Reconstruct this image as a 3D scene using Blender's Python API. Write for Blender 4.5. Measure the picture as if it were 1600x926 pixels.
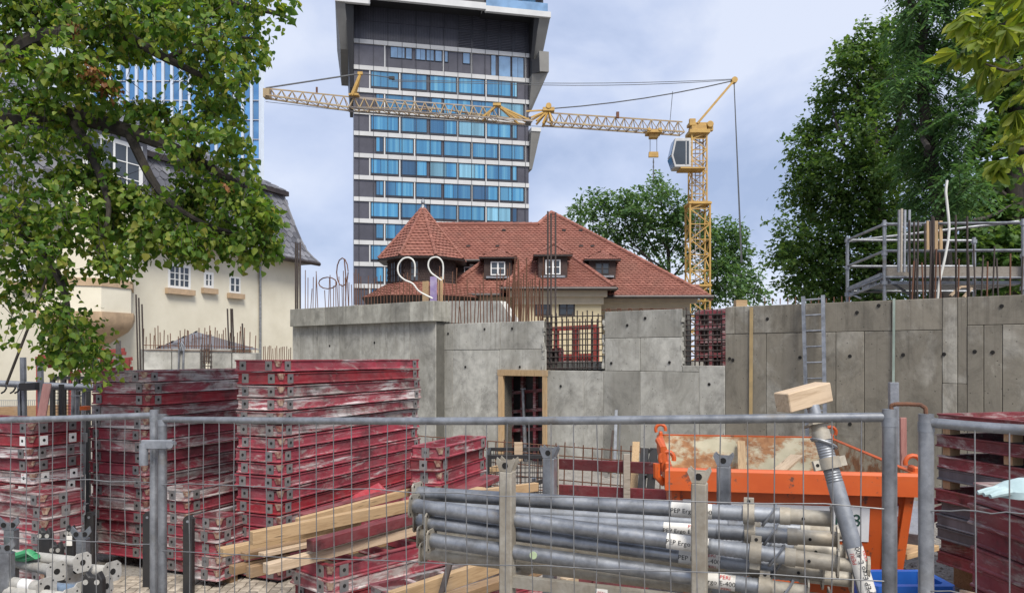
import bpy, bmesh, math, random
import numpy as np
from mathutils import Vector, Matrix
R = math.radians
random.seed(7); rng = np.random.default_rng(11)
scene = bpy.context.scene
for o in list(bpy.data.objects): bpy.data.objects.remove(o)

# ------------------------------------------------------------------ camera, sky, sun, exposure
CZ, HOR, F = 2.3, 558.0, 1180.0        # eye height, horizon row and focal length in photo pixels
cam_d = bpy.data.cameras.new('camera'); cam = bpy.data.objects.new('camera', cam_d)
scene.collection.objects.link(cam); scene.camera = cam
cam.location = (0, 0, CZ); cam.rotation_euler = (R(90), 0, 0)
cam_d.sensor_fit = 'HORIZONTAL'; cam_d.sensor_width = 36; cam_d.lens = 36*F/1600
cam_d.shift_y = (HOR-463)/1600; cam_d.clip_start = .05; cam_d.clip_end = 3000

SUN_EL, SUN_AZ = 52, 160               # azimuth clockwise from +Y: behind the camera, a little to the right
world = bpy.data.worlds.new('World'); scene.world = world; world.use_nodes = True
wt = world.node_tree; wt.nodes.clear()
def wn(t, **k):
    n = wt.nodes.new(t)
    for a, b in k.items(): setattr(n, a, b)
    return n
wo = wn('ShaderNodeOutputWorld'); bg = wn('ShaderNodeBackground'); bg.inputs[1].default_value = .1
sky = wn('ShaderNodeTexSky', sky_type='NISHITA', sun_disc=False, sun_elevation=R(SUN_EL), sun_rotation=R(SUN_AZ), dust_density=2.0, air_density=1.0)
tc = wn('ShaderNodeTexCoord'); mp = wn('ShaderNodeMapping'); mp.inputs['Scale'].default_value = (1.0, 1.0, 1.5)
mp.inputs['Location'].default_value = (.37, .12, .55)
n1 = wn('ShaderNodeTexNoise'); n1.inputs['Scale'].default_value = 3.0; n1.inputs['Detail'].default_value = 7; n1.inputs['Roughness'].default_value = .52
n1.inputs['Distortion'].default_value = .35
cr = wn('ShaderNodeValToRGB')
cr.color_ramp.elements[0].position = .33; cr.color_ramp.elements[0].color = (3.3, 4.1, 6.0, 1)
cr.color_ramp.elements[1].position = .58; cr.color_ramp.elements[1].color = (6.3, 6.8, 8.1, 1)
e = cr.color_ramp.elements.new(.46); e.color = (4.8, 5.5, 7.3, 1)
mx = wn('ShaderNodeMix', data_type='RGBA'); mx.inputs['Factor'].default_value = .88
L = wt.links.new
L(tc.outputs['Generated'], mp.inputs['Vector']); L(mp.outputs[0], n1.inputs['Vector']); L(n1.outputs['Fac'], cr.inputs[0])
L(sky.outputs[0], mx.inputs['A']); L(cr.outputs[0], mx.inputs['B']); L(mx.outputs['Result'], bg.inputs[0]); L(bg.outputs[0], wo.inputs[0])

sd = bpy.data.lights.new('sun', 'SUN'); sd.energy = 3.6; sd.angle = R(22); sd.color = (1, .955, .88)
sun = bpy.data.objects.new('sun', sd); scene.collection.objects.link(sun)
az = R(SUN_AZ); el = R(SUN_EL)
sdir = Vector((math.sin(az)*math.cos(el), math.cos(az)*math.cos(el), math.sin(el)))
sun.rotation_euler = (-sdir).to_track_quat('-Z', 'Y').to_euler(); sun.location = sdir*200
scene.view_settings.view_transform = 'Standard'; scene.view_settings.look = 'None'
scene.view_settings.exposure = .38; scene.view_settings.gamma = 1; scene.view_settings.use_curve_mapping = False
scene.render.engine = 'CYCLES'; scene.cycles.use_denoising = True
scene.cycles.max_bounces = 6; scene.cycles.diffuse_bounces = 3; scene.cycles.glossy_bounces = 3
scene.cycles.transmission_bounces = 4; scene.cycles.transparent_max_bounces = 6

# ------------------------------------------------------------------ survey helpers (photo measurements -> metres at a known distance)
def XP(x, d): return (x-800)/F*d
def ZP(y, d): return CZ+(HOR-y)/F*d
def P(x, y, d): return Vector((XP(x, d), d, ZP(y, d)))
V = Vector
# ------------------------------------------------------------------ mesh helpers
ORG = {}
def link(o): scene.collection.objects.link(o); return o
def tag(o, label=None, cat=None, group=None, kind=None):
    if label: o['label'] = label
    if cat: o['category'] = cat
    if group: o['group'] = group
    if kind: o['kind'] = kind
    return o
def thing(name, loc, label, cat, group=None):
    o = link(bpy.data.objects.new(name, None)); o.location = loc; o.empty_display_size = .1
    ORG[o.name] = V(loc); tag(o, label, cat, group); return o
class MB:
    def __init__(s): s.v = []; s.f = []
    def add(s, vs, fs):
        b = len(s.v); s.v += [V(p) for p in vs]; s.f += [tuple(i+b for i in f) for f in fs]; return s
    def hexa(s, o, a, b, c):
        o, a, b, c = V(o), V(a), V(b), V(c)
        p = [o, o+a, o+a+b, o+b, o+c, o+a+c, o+a+b+c, o+b+c]
        f = [(0, 3, 2, 1), (4, 5, 6, 7), (0, 1, 5, 4), (1, 2, 6, 5), (2, 3, 7, 6), (3, 0, 4, 7)]
        if a.cross(b).dot(c) < 0: f = [tuple(reversed(q)) for q in f]
        return s.add(p, f)
    def box(s, c, sz):
        x, y, z = sz; return s.hexa(V(c)-V((x/2, y/2, z/2)), (x, 0, 0), (0, y, 0), (0, 0, z))
    def bar(s, p0, p1, w, h=None, up=(0, 0, 1)):
        h = h or w; p0, p1 = V(p0), V(p1); d = (p1-p0); dn = d.normalized(); up = V(up)
        if abs(dn.dot(up)) > .97: up = V((0, 1, 0))
        sx = dn.cross(up).normalized(); sy = sx.cross(dn).normalized()
        return s.hexa(p0-sx*w/2-sy*h/2, d, sx*w, sy*h)
    def tube(s, pts, r, n=8, cap=True):
        pts = [V(p) for p in pts]; rs = r if isinstance(r, (list, tuple)) else [r]*len(pts)
        b = len(s.v); m = len(pts); ref = None
        for i, p in enumerate(pts):
            t = (pts[min(i+1, m-1)]-pts[max(i-1, 0)]).normalized()
            if ref is None:
                up = V((0, 0, 1)) if abs(t.z) < .9 else V((0, 1, 0)); x = t.cross(up).normalized()
            else:
                x = (ref-t*ref.dot(t)).normalized()
            ref = x; y = t.cross(x)
            for k in range(n):
                a = 2*math.pi*k/n; s.v.append(p+(x*math.cos(a)+y*math.sin(a))*rs[i])
        for i in range(m-1):
            for k in range(n):
                k2 = (k+1) % n; s.f.append((b+i*n+k, b+i*n+k2, b+(i+1)*n+k2, b+(i+1)*n+k))
        if cap:
            s.f.append(tuple(b+k for k in reversed(range(n)))); s.f.append(tuple(b+(m-1)*n+k for k in range(n)))
        return s
    def prism(s, poly, off):
        poly = [V(p) for p in poly]; off = V(off); n = len(poly)
        nrm = sum(((poly[i]-poly[0]).cross(poly[(i+1) % n]-poly[0]) for i in range(n)), V((0, 0, 0)))
        fs = [tuple(reversed(range(n))), tuple(range(n, 2*n))]+[(i, (i+1) % n, n+(i+1) % n, n+i) for i in range(n)]
        if nrm.dot(off) < 0: fs = [tuple(reversed(f)) for f in fs]
        return s.add(poly+[p+off for p in poly], fs)
    def loft(s, rings, caps=True, close=True):
        b = len(s.v); n = len(rings[0])
        for r in rings: s.v += [V(p) for p in r]
        for i in range(len(rings)-1):
            for k in range(n if close else n-1):
                k2 = (k+1) % n; s.f.append((b+i*n+k, b+i*n+k2, b+(i+1)*n+k2, b+(i+1)*n+k))
        if caps:
            s.f.append(tuple(b+k for k in reversed(range(n)))); s.f.append(tuple(b+(len(rings)-1)*n+k for k in range(n)))
        return s
    def mesh(s, name, m, smooth=False, org=V((0, 0, 0)), bevel=0):
        me = bpy.data.meshes.new(name); me.from_pydata([tuple(p-org) for p in s.v], [], s.f); me.update()
        if bevel or smooth == 'fix':
            bm = bmesh.new(); bm.from_mesh(me); bmesh.ops.recalc_face_normals(bm, faces=bm.faces)
            if bevel: bmesh.ops.bevel(bm, geom=list(bm.edges), offset=bevel, segments=1, affect='EDGES', clamp_overlap=True)
            bm.to_mesh(me); bm.free()
        if m: me.materials.append(m)
        if smooth:
            for p in me.polygons: p.use_smooth = True
            try: me.set_sharp_from_angle(angle=R(40))
            except Exception: pass
        return me
    def build(s, name, m, parent=None, smooth=False, bevel=0, **t):
        if parent is not None: org = ORG.get(parent.name, V((0, 0, 0)))
        else:
            a = np.array([tuple(p) for p in s.v]); org = V(((a[:, 0].min()+a[:, 0].max())/2, (a[:, 1].min()+a[:, 1].max())/2, a[:, 2].min()))
        o = link(bpy.data.objects.new(name, s.mesh(name, m, smooth, org, bevel)))
        if parent is not None: o.parent = parent; ORG[o.name] = org
        else: o.location = org; ORG[o.name] = org
        tag(o, **t); return o
def inst(name, me, parent, loc=(0, 0, 0), rot=(0, 0, 0), scale=(1, 1, 1)):
    o = link(bpy.data.objects.new(name, me)); o.parent = parent; o.location = loc; o.rotation_euler = rot; o.scale = scale; return o
def copy_tree(o, parent=None):
    c = link(o.copy()); c.parent = parent
    for ch in o.children: copy_tree(ch, c)
    return c
def np_mesh(name, verts, faces, m, smooth=False):
    me = bpy.data.meshes.new(name); nv = len(verts); nf, k = faces.shape
    me.vertices.add(nv); me.vertices.foreach_set('co', verts.astype(np.float32).ravel())
    me.loops.add(nf*k); me.loops.foreach_set('vertex_index', faces.astype(np.int32).ravel())
    me.polygons.add(nf); me.polygons.foreach_set('loop_start', np.arange(0, nf*k, k, dtype=np.int32))
    if smooth: me.polygons.foreach_set('use_smooth', np.ones(nf, dtype=bool))
    me.update(calc_edges=True); me.validate()
    if m: me.materials.append(m)
    return me
def align(p0, p1):                                   # rotation taking +Z onto p1-p0
    return (V(p1)-V(p0)).to_track_quat('Z', 'Y').to_euler()
ORD = ['top', 'second', 'third', 'fourth', 'fifth', 'sixth', 'seventh', 'eighth', 'ninth', 'tenth', 'eleventh', 'twelfth', 'thirteenth',
       'fourteenth', 'fifteenth', 'sixteenth', 'seventeenth', 'eighteenth', 'nineteenth', 'twentieth']

# ------------------------------------------------------------------ materials
class NT:
    def __init__(s, name):
        s.m = bpy.data.materials.new(name); s.m.use_nodes = True; s.t = s.m.node_tree; s.b = s.t.nodes['Principled BSDF']
        s.out = s.t.nodes['Material Output']
    def n(s, typ, ins=None, **k):
        x = s.t.nodes.new(typ)
        for a, b in k.items(): setattr(x, a, b)
        for a, b in (ins or {}).items(): s.set(x.inputs[a], b)
        return x
    def set(s, sock, v):
        if isinstance(v, bpy.types.NodeSocket): s.t.links.new(v, sock)
        elif isinstance(v, (tuple, list)) and len(v) == 3 and sock.type == 'RGBA': sock.default_value = (*v, 1)
        else: sock.default_value = v
    def coord(s, scale=(1, 1, 1), rnd=True):
        c = s.n('ShaderNodeTexCoord').outputs['Object']
        if rnd:
            oi = s.n('ShaderNodeObjectInfo').outputs['Random']
            mu = s.n('ShaderNodeMath', {0: oi, 1: 57.0}, operation='MULTIPLY').outputs[0]
            c = s.n('ShaderNodeVectorMath', {0: c, 1: mu}, operation='ADD').outputs[0]
        return s.n('ShaderNodeMapping', {'Vector': c, 'Scale': scale}).outputs[0]
    def noise(s, vec, scale, detail=4, rough=.55, dist=0):
        return s.n('ShaderNodeTexNoise', {'Vector': vec, 'Scale': scale, 'Detail': detail, 'Roughness': rough, 'Distortion': dist}).outputs['Fac']
    def ramp(s, fac, stops):
        x = s.n('ShaderNodeValToRGB'); els = x.color_ramp.elements
        while len(els) < len(stops): els.new(.5)
        for e, (p, c) in zip(els, stops):
            e.position = p; e.color = (c, c, c, 1) if isinstance(c, (int, float)) else (*c, 1)
        s.t.links.new(fac, x.inputs[0]); return x.outputs[0]
    def mix(s, fac, a, b, mode='MIX'):
        x = s.n('ShaderNodeMix', data_type='RGBA', blend_type=mode); s.set(x.inputs['Factor'], fac); s.set(x.inputs['A'], a); s.set(x.inputs['B'], b)
        return x.outputs['Result']
    def bump(s, h, strength=.3, dist=.01):
        s.t.links.new(s.n('ShaderNodeBump', {'Height': h, 'Strength': strength, 'Distance': dist}).outputs[0], s.b.inputs['Normal'])
    def fin(s, color, rough=.6, metal=0, spec=None):
        s.set(s.b.inputs['Base Color'], color); s.set(s.b.inputs['Roughness'], rough); s.set(s.b.inputs['Metallic'], metal)
        if spec is not None: s.b.inputs['Specular IOR Level'].default_value = spec
        return s.m
    def orand(s): return s.n('ShaderNodeObjectInfo').outputs['Random']
def vary(n, col, amt=.25):                            # per-object brightness change
    return n.mix(1.0, col, n.ramp(n.orand(), [(0, 1-amt), (1, 1+amt*.6)]), 'MULTIPLY')
def simple(name, c1, c2=None, scale=6, rough=.6, metal=0, bump=.15, stretch=(1, 1, 1), spec=None, amt=.15, lo=.35, hi=.65):
    n = NT(name); v = n.coord(stretch); f = n.noise(v, scale, 5, .6)
    c2 = c2 or tuple(x*.75 for x in c1)
    col = vary(n, n.ramp(f, [(lo, c2), (hi, c1)]), amt)
    if bump: n.bump(n.noise(v, scale*6, 4), bump, .004)
    return n.fin(col, rough, metal, spec)
def concrete(name, base, stain, dark, pv=.2, stainamt=(.45, .62)):
    n = NT(name); v = n.coord((1, 1, 1)); vs = n.coord((1.2, 1.2, .75))
    c = n.ramp(n.noise(v, 5, 8, .65), [(.3, tuple(x*.72 for x in base)), (.5, base), (.7, tuple(x*1.2 for x in base))])
    st = n.ramp(n.noise(vs, .9, 6, .62, .4), [(stainamt[0], 0), (stainamt[1], 1)])
    c = n.mix(n.n('ShaderNodeMath', {0: st, 1: .85}, operation='MULTIPLY').outputs[0], c, stain)
    st2 = n.ramp(n.noise(vs, 2.4, 6, .7), [(.58, 0), (.72, .55)])
    c = n.mix(st2, c, dark)
    pale = n.ramp(n.noise(n.coord((1.5, 1.5, .9)), 2.2, 7, .75), [(.63, 0), (.72, .35)])
    c = n.mix(pale, c, tuple(min(1, x*1.6) for x in base))
    drip = n.ramp(n.noise(n.coord((7, 7, .25)), 1.0, 5, .7), [(.56, 0), (.72, .32)])
    c = n.mix(drip, c, dark)
    sz = n.n('ShaderNodeSeparateXYZ', {0: n.n('ShaderNodeTexCoord').outputs['Object']}).outputs[2]
    run = n.n('ShaderNodeMath', {0: n.ramp(n.noise(n.coord((9, 9, .12)), 1.3, 4, .6), [(.52, 0), (.66, .5)]), 1: n.ramp(n.n('ShaderNodeMath', {0: sz, 1: 3.6}, operation='DIVIDE').outputs[0], [(.45, 0), (.9, 1)])}, operation='MULTIPLY').outputs[0]
    c = n.mix(run, c, dark)
    blot = n.ramp(n.noise(n.coord((1, 1, .7)), 1.7, 9, .75, .8), [(.38, .72), (.5, 1), (.62, 1.12)])
    c = n.mix(1.0, c, blot, 'MULTIPLY')
    vo = n.n('ShaderNodeTexVoronoi', {'Vector': v, 'Scale': 9.0}).outputs['Distance']
    pores = n.ramp(vo, [(.03, 0), (.07, 1)])
    c = n.mix(1.0, c, n.mix(1.0, (1, 1, 1), n.ramp(vo, [(.06, .4), (.11, 1)]), 'MULTIPLY'), 'MULTIPLY')
    n.bump(n.mix(.5, n.noise(v, 22, 6, .7), pores), .55, .012)
    return n.fin(vary(n, c, pv), .85)
M = {}
M['conc'] = concrete('concrete_grey', (.385, .375, .335), (.27, .26, .225), (.17, .16, .135))
M['conc_damp'] = concrete('concrete_damp', (.33, .312, .268), (.17, .15, .115), (.08, .07, .055), pv=.13, stainamt=(.36, .5))
M['conc_cap'] = concrete('concrete_cap', (.34, .33, .285), (.24, .23, .195), (.17, .16, .13))
M['conc_new'] = concrete('concrete_pale', (.5, .49, .45), (.4, .39, .35), (.3, .29, .26), stainamt=(.55, .75))
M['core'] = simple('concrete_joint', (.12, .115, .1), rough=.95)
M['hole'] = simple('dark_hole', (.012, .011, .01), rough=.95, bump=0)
def redpanel(name, red, dull, smear_amt, fresh=False):
    n = NT(name); v = n.coord((1, 1, 1)); vl = n.coord((.55, .55, 6.0)); sp = n.coord((.8, .8, 2.2))
    c = n.ramp(n.noise(v, 2.2, 4), [(.35, dull), (.62, red)])
    wear = n.ramp(n.noise(sp, 2.6, 9, .72, .6), [(smear_amt-.04, 0), (smear_amt+.07, .9)])
    greyc = n.ramp(n.noise(v, 9, 4), [(.3, (.25, .22, .2)), (.7, (.46, .42, .39))])
    c = n.mix(wear, c, greyc)
    streak = n.ramp(n.noise(vl, 2.3, 8, .7, .5), [(smear_amt+.0, 0), (smear_amt+.1, .85)])
    c = n.mix(streak, c, (.6, .565, .55))
    rust = n.ramp(n.noise(v, 4.5, 6, .7), [(.62, 0), (.7, .6)])
    c = n.mix(rust, c, (.16, .085, .04))
    dk = n.ramp(n.noise(v, 3.1, 7, .75), [(.33, .35), (.48, 1)])
    c = n.mix(1.0, c, dk, 'MULTIPLY')
    dust = n.ramp(n.noise(n.coord((1, 1, 3)), 6, 6, .7), [(.4, .0), (.72, .17)]); c = n.mix(dust, c, (.36, .29, .28))
    n.bump(n.mix(.5, wear, n.noise(v, 40, 4)), .35, .006)
    return n.fin(vary(n, c, .32), n.ramp(n.noise(v, 8, 3), [(.3, .45), (.7, .75)]))
M['red'] = redpanel('red_painted_steel', (.29, .028, .048), (.17, .023, .035), .58)
M['red2'] = redpanel('red_painted_steel_crusted', (.27, .033, .05), (.17, .03, .04), .51)
M['red3'] = redpanel('red_painted_steel_clean', (.28, .011, .02), (.17, .012, .02), .62)
M['maroon'] = redpanel('maroon_formwork', (.24, .034, .045), (.14, .025, .03), .57)
M['redrail'] = redpanel('red_plank', (.2, .03, .035), (.14, .025, .03), .66)
M['redframe'] = simple('bright_red_frame', (.32, .05, .04), (.2, .035, .03), rough=.7)
M['ply'] = simple('formwork_plywood', (.075, .05, .035), (.04, .028, .02), 5, .7)
M['plygrey'] = simple('grey_panel_face', (.17, .17, .19), (.09, .09, .1), 5, .6, stretch=(1, 1, .4))
M['plate'] = simple('grey_connector_plate', (.13, .135, .145), (.22, .2, .19), 9, .55, .2, lo=.4, hi=.72)
M['platew'] = simple('white_sticker_plate', (.75, .73, .7), (.6, .2, .18), 12, .6, lo=.28, hi=.36)
def galv(name, a, b, rough=.42, metal=.75):
    n = NT(name); v = n.coord(); vo = n.ramp(n.n('ShaderNodeTexVoronoi', {'Vector': v, 'Scale': 60.0}).outputs['Color'], [(.1, .2), (.9, .8)])
    c = n.mix(.12, n.ramp(n.noise(v, 7, 6, .65), [(.3, b), (.68, a)]), vo, 'OVERLAY')
    dirt = n.ramp(n.noise(v, 3.0, 7, .7), [(.58, 0), (.72, .6)])
    c = n.mix(dirt, c, (.2, .16, .11))
    n.bump(n.noise(v, 90, 3), .08, .002)
    return n.fin(vary(n, c, .15), n.ramp(n.noise(v, 12, 4), [(.3, rough-.1), (.7, rough+.18)]), metal)
M['galv'] = galv('galvanised_steel', (.37, .38, .395), (.165, .17, .18), .42, .75)
M['galvd'] = galv('galvanised_steel_dull', (.34, .355, .38), (.2, .21, .225), .5, .6)
M['galvdirt'] = galv('galvanised_steel_dirty', (.42, .39, .33), (.26, .22, .165), .62, .35)
M['wire'] = galv('fence_wire', (.27, .27, .27), (.18, .18, .18), .5, .6)
M['rust'] = simple('rusty_rebar', (.17, .075, .04), (.085, .04, .025), 12, .85)
M['rustd'] = simple('dark_rebar', (.07, .05, .042), (.035, .028, .026), 12, .8)
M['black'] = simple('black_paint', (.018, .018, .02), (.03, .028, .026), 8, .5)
def wood(name, a, b, st=(1, 1, 1)):
    n = NT(name); v = n.coord(st); g = n.noise(v, 3.2, 8, .65, 1.2)
    c = n.ramp(g, [(.3, b), (.55, a), (.75, tuple(x*1.12 for x in a))])
    k = n.ramp(n.n('ShaderNodeTexVoronoi', {'Vector': n.coord(tuple(x*.5 for x in st)), 'Scale': 4.0}).outputs['Distance'], [(.06, .35), (.14, 1)])
    c = n.mix(1.0, c, k, 'MULTIPLY'); n.bump(g, .25, .004)
    d = n.ramp(n.noise(n.coord(), 2.2, 5), [(.56, 0), (.75, .5)]); c = n.mix(d, c, (.36, .3, .24))
    return n.fin(vary(n, c, .15), .75)
M['wood'] = wood('fresh_timber', (.47, .32, .175), (.33, .21, .105), (1.2, 12, 12))
M['woodp'] = wood('pale_timber', (.49, .37, .25), (.34, .24, .15), (1.2, 12, 12))
M['woodb'] = wood('brown_timber', (.3, .19, .1), (.2, .12, .06), (1.2, 12, 12))
M['woodg'] = wood('weathered_timber', (.33, .29, .24), (.24, .2, .16), (1.2, 12, 12))
M['woodv'] = wood('upright_timber', (.45, .31, .17), (.33, .21, .1), (12, 12, 1.2))
M['pinkwood'] = wood('red_stained_plank', (.42, .2, .17), (.33, .14, .12), (1.2, 12, 12))
M['plaster'] = simple('cream_plaster', (.68, .635, .515), (.6, .555, .44), .9, .9, bump=.25, amt=.03)
M['plaster2'] = simple('yellow_plaster', (.55, .47, .31), (.5, .42, .27), 2.2, .9, bump=.2, amt=.05)
M['cornice'] = simple('beige_cornice', (.48, .41, .31), (.42, .36, .27), 3, .85, amt=.05)
M['sand'] = simple('sandstone', (.46, .33, .21), (.35, .25, .16), 5, .85, amt=.08)
M['whitewood'] = simple('white_window_frame', (.75, .75, .73), (.68, .68, .66), 5, .5, amt=.05)
M['darkwood'] = simple('dark_brown_shingle', (.055, .032, .026), (.03, .018, .016), 9, .8)
M['gutter'] = simple('brown_gutter', (.05, .038, .034), (.03, .025, .024), 5, .5, .3)
def glass(name, c, rough=.05, spec=.7):
    n = NT(name); v = n.coord(); f = n.noise(v, .6, 2)
    return n.fin(n.ramp(f, [(.3, tuple(x*.75 for x in c)), (.7, tuple(x*1.15 for x in c))]), rough, 0, spec)
M['wglass'] = glass('dark_window_glass', (.045, .055, .065))
M['hframe'] = simple('anthracite_frame', (.035, .036, .044), (.03, .03, .038), 3, .4, .3, bump=0, amt=.1)
M['hclad'] = simple('anthracite_cladding', (.085, .083, .1), (.068, .066, .08), .7, .35, .3, bump=0, amt=.15)
M['hwhite'] = simple('light_metal_band', (.5, .5, .49), (.44, .44, .435), .5, .5, bump=0, amt=.05)
M['hstone'] = simple('grey_stone_fascia', (.2, .195, .18), (.165, .16, .148), .5, .7, amt=.1)
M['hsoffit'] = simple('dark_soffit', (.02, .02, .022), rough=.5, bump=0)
M['hglassclear'] = glass('office_glass', (.16, .27, .42), .08)
n = NT('hotel_glass_with_curtain'); v = n.coord((1, 1, .001))
w = n.noise(v, 1.6, 3, .6); w2 = n.noise(n.coord((1, 1, .0)), .35, 1)
cur = n.ramp(w, [(.36, (.03, .14, .28)), (.5, (.05, .21, .37)), (.66, (.13, .33, .45))])
dk = n.ramp(w2, [(.4, (.03, .11, .25)), (.55, (.06, .2, .36))])
M['hglass'] = n.fin(vary(n, n.mix(n.ramp(n.orand(), [(.2, .25), (.6, .9)]), dk, cur), .28), .05, 0, .8)
for nm_, c_ in (('hglass2', (.025, .075, .15)), ('hglass3', (.16, .34, .45))):
    n = NT('hotel_' + nm_); M[nm_] = n.fin(vary(n, n.ramp(n.noise(n.coord((1, 1, .02)), 1.4, 3, .6), [(.35, tuple(x*.7 for x in c_)), (.65, tuple(x*1.25 for x in c_))]), .3), .05, 0, .8)
n = NT('blue_tower_glass'); v = n.coord()
M['tglass'] = n.fin(vary(n, n.ramp(n.noise(v, .3, 2), [(.3, (.05, .16, .36)), (.7, (.1, .26, .5))]), .35), .08, 0, .6)
M['tfin'] = simple('pale_facade_fin', (.52, .58, .66), (.48, .53, .6), .6, .4, bump=0, amt=.05)
n = NT('clay_roof_tile'); rp = n.n('ShaderNodeNewGeometry').outputs['Random Per Island']
c = n.ramp(rp, [(0, (.2, .076, .054)), (.3, (.22, .084, .06)), (.85, (.245, .094, .067)), (.98, (.3, .125, .09)), (1, (.17, .066, .05))])
c = n.mix(n.ramp(n.noise(n.coord(rnd=False), .8, 5), [(.45, 0), (.75, .45)]), c, (.2, .1, .07))
M['tile'] = n.fin(c, .8)
n = NT('slate'); rp = n.n('ShaderNodeNewGeometry').outputs['Random Per Island']
c = n.ramp(rp, [(0, (.07, .07, .08)), (.5, (.12, .12, .135)), (1, (.2, .2, .215))])
M['slate'] = n.fin(c, .5)
M['yellow'] = simple('crane_yellow', (.5, .31, .075), (.37, .22, .06), 3, .5, amt=.1)
M['craneold'] = simple('faded_crane_steel', (.38, .29, .15), (.27, .185, .11), 2, .6, amt=.1)
M['cranegrey'] = simple('grey_crane_chord', (.36, .34, .31), (.25, .2, .17), 2, .6)
M['cabwhite'] = simple('white_cab_shell', (.5, .5, .49), (.42, .42, .41), 2, .4, amt=.03)
M['rope'] = simple('steel_rope', (.09, .095, .1), rough=.5, bump=0)
M['orange'] = simple('orange_paint', (.62, .13, .018), (.5, .09, .014), 3, .5, amt=.05)

# ------------------------------------------------------------------ ground
n = NT('gravel_ground'); v = n.coord(rnd=False)
c = n.ramp(n.noise(v, 3, 8, .7), [(.3, (.15, .125, .1)), (.5, (.25, .22, .18)), (.72, (.34, .3, .25))])
vo = n.n('ShaderNodeTexVoronoi', {'Vector': v, 'Scale': 32.0})
c = n.mix(.35, c, n.ramp(vo.outputs['Color'], [(0, .08), (1, .42)]))
n.bump(vo.outputs['Distance'], .8, .02); M['ground'] = n.fin(c, .95)
g = MB(); g.add([(-400, -20, 0), (400, -20, 0), (400, 900, 0), (-400, 900, 0)], [(0, 1, 2, 3)]); ground = g.build('ground', M['ground'], kind='structure')

# ------------------------------------------------------------------ tiling helper: shingle-like plates on a planar quad/polygon
def tile_plane(origin, ux, up, poly, tw, th, lift, thick, out, pointed=False, jitter=.15):
    """poly in (u,v) metres on the plane; adds one plate per tile whose centre lies inside."""
    origin, ux, up = V(origin), V(ux).normalized(), V(up).normalized(); nr = ux.cross(up).normalized()
    us = [p[0] for p in poly]; vs = [p[1] for p in poly]
    def inside(u, w):
        r = False; j = len(poly)-1
        for i in range(len(poly)):
            (a, b), (c_, d_) = poly[i], poly[j]
            if (b > w) != (d_ > w) and u < (c_-a)*(w-b)/(d_-b)+a: r = not r
            j = i
        return r
    r = 0; w = min(vs)
    while w < max(vs):
        u = min(us)+(tw/2 if r % 2 else 0)-tw
        while u < max(us)+tw:
            if inside(u+tw/2, w+th*.5):
                jw = random.uniform(-jitter, jitter)*th*.25; l0 = lift+random.uniform(0, .3)*lift
                q = lambda a, b, h: origin+ux*(u+a)+up*(w+b+jw)+nr*h
                g_ = tw*.03
                if pointed:
                    vs_ = [q(g_, th*.3, l0), q(tw/2, -th*.12, l0), q(tw-g_, th*.3, l0), q(tw-g_, th*1.15, thick*.3), q(g_, th*1.15, thick*.3),
                           q(g_, th*.3, 0), q(tw/2, -th*.12, 0), q(tw-g_, th*.3, 0)]
                    out.add(vs_, [(0, 1, 2, 3, 4), (5, 6, 1, 0), (6, 7, 2, 1), (5, 0, 4), (7, 3, 2)])
                else:
                    m = lift*.55
                    vs_ = [q(g_, 0, l0-m*.6), q(tw*.45, -th*.06, l0+m*.5), q(tw-g_, 0, l0-m*.6), q(tw-g_, th*1.12, 0), q(tw*.45, th*1.12, thick*.5), q(g_, th*1.12, 0),
                           q(g_, 0, -.01), q(tw*.45, -th*.06, -.01), q(tw-g_, 0, -.01)]
                    out.add(vs_, [(0, 1, 4, 5), (1, 2, 3, 4), (6, 7, 1, 0), (7, 8, 2, 1)])
            u += tw
        w += th; r += 1
def poly_tiles(pts, out, tw, th, lift=.03, thick=.02, pointed=False):
    """tiles over a planar 3-D polygon; up = steepest direction."""
    pts = [V(p) for p in pts]; nr = V((0, 0, 0))
    for i in range(len(pts)): nr += pts[i].cross(pts[(i+1) % len(pts)])
    nr.normalize()
    if nr.z < 0: nr = -nr
    up = (V((0, 0, 1))-nr*nr.z).normalized(); ux = up.cross(nr).normalized()
    o = min(pts, key=lambda p: p.z)
    tile_plane(o, ux, up, [((p-o).dot(ux), (p-o).dot(up)) for p in pts], tw, th, lift, thick, out, pointed)
def ridge_caps(p0, p1, out, r=.12, step=.34):
    p0, p1 = V(p0), V(p1); n_ = max(1, int((p1-p0).length/step)); d = (p1-p0)/n_
    for i in range(n_):
        a = p0+d*i; out.tube([a, a+d*1.06], [r*1.12, r*.9], 7)

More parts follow.
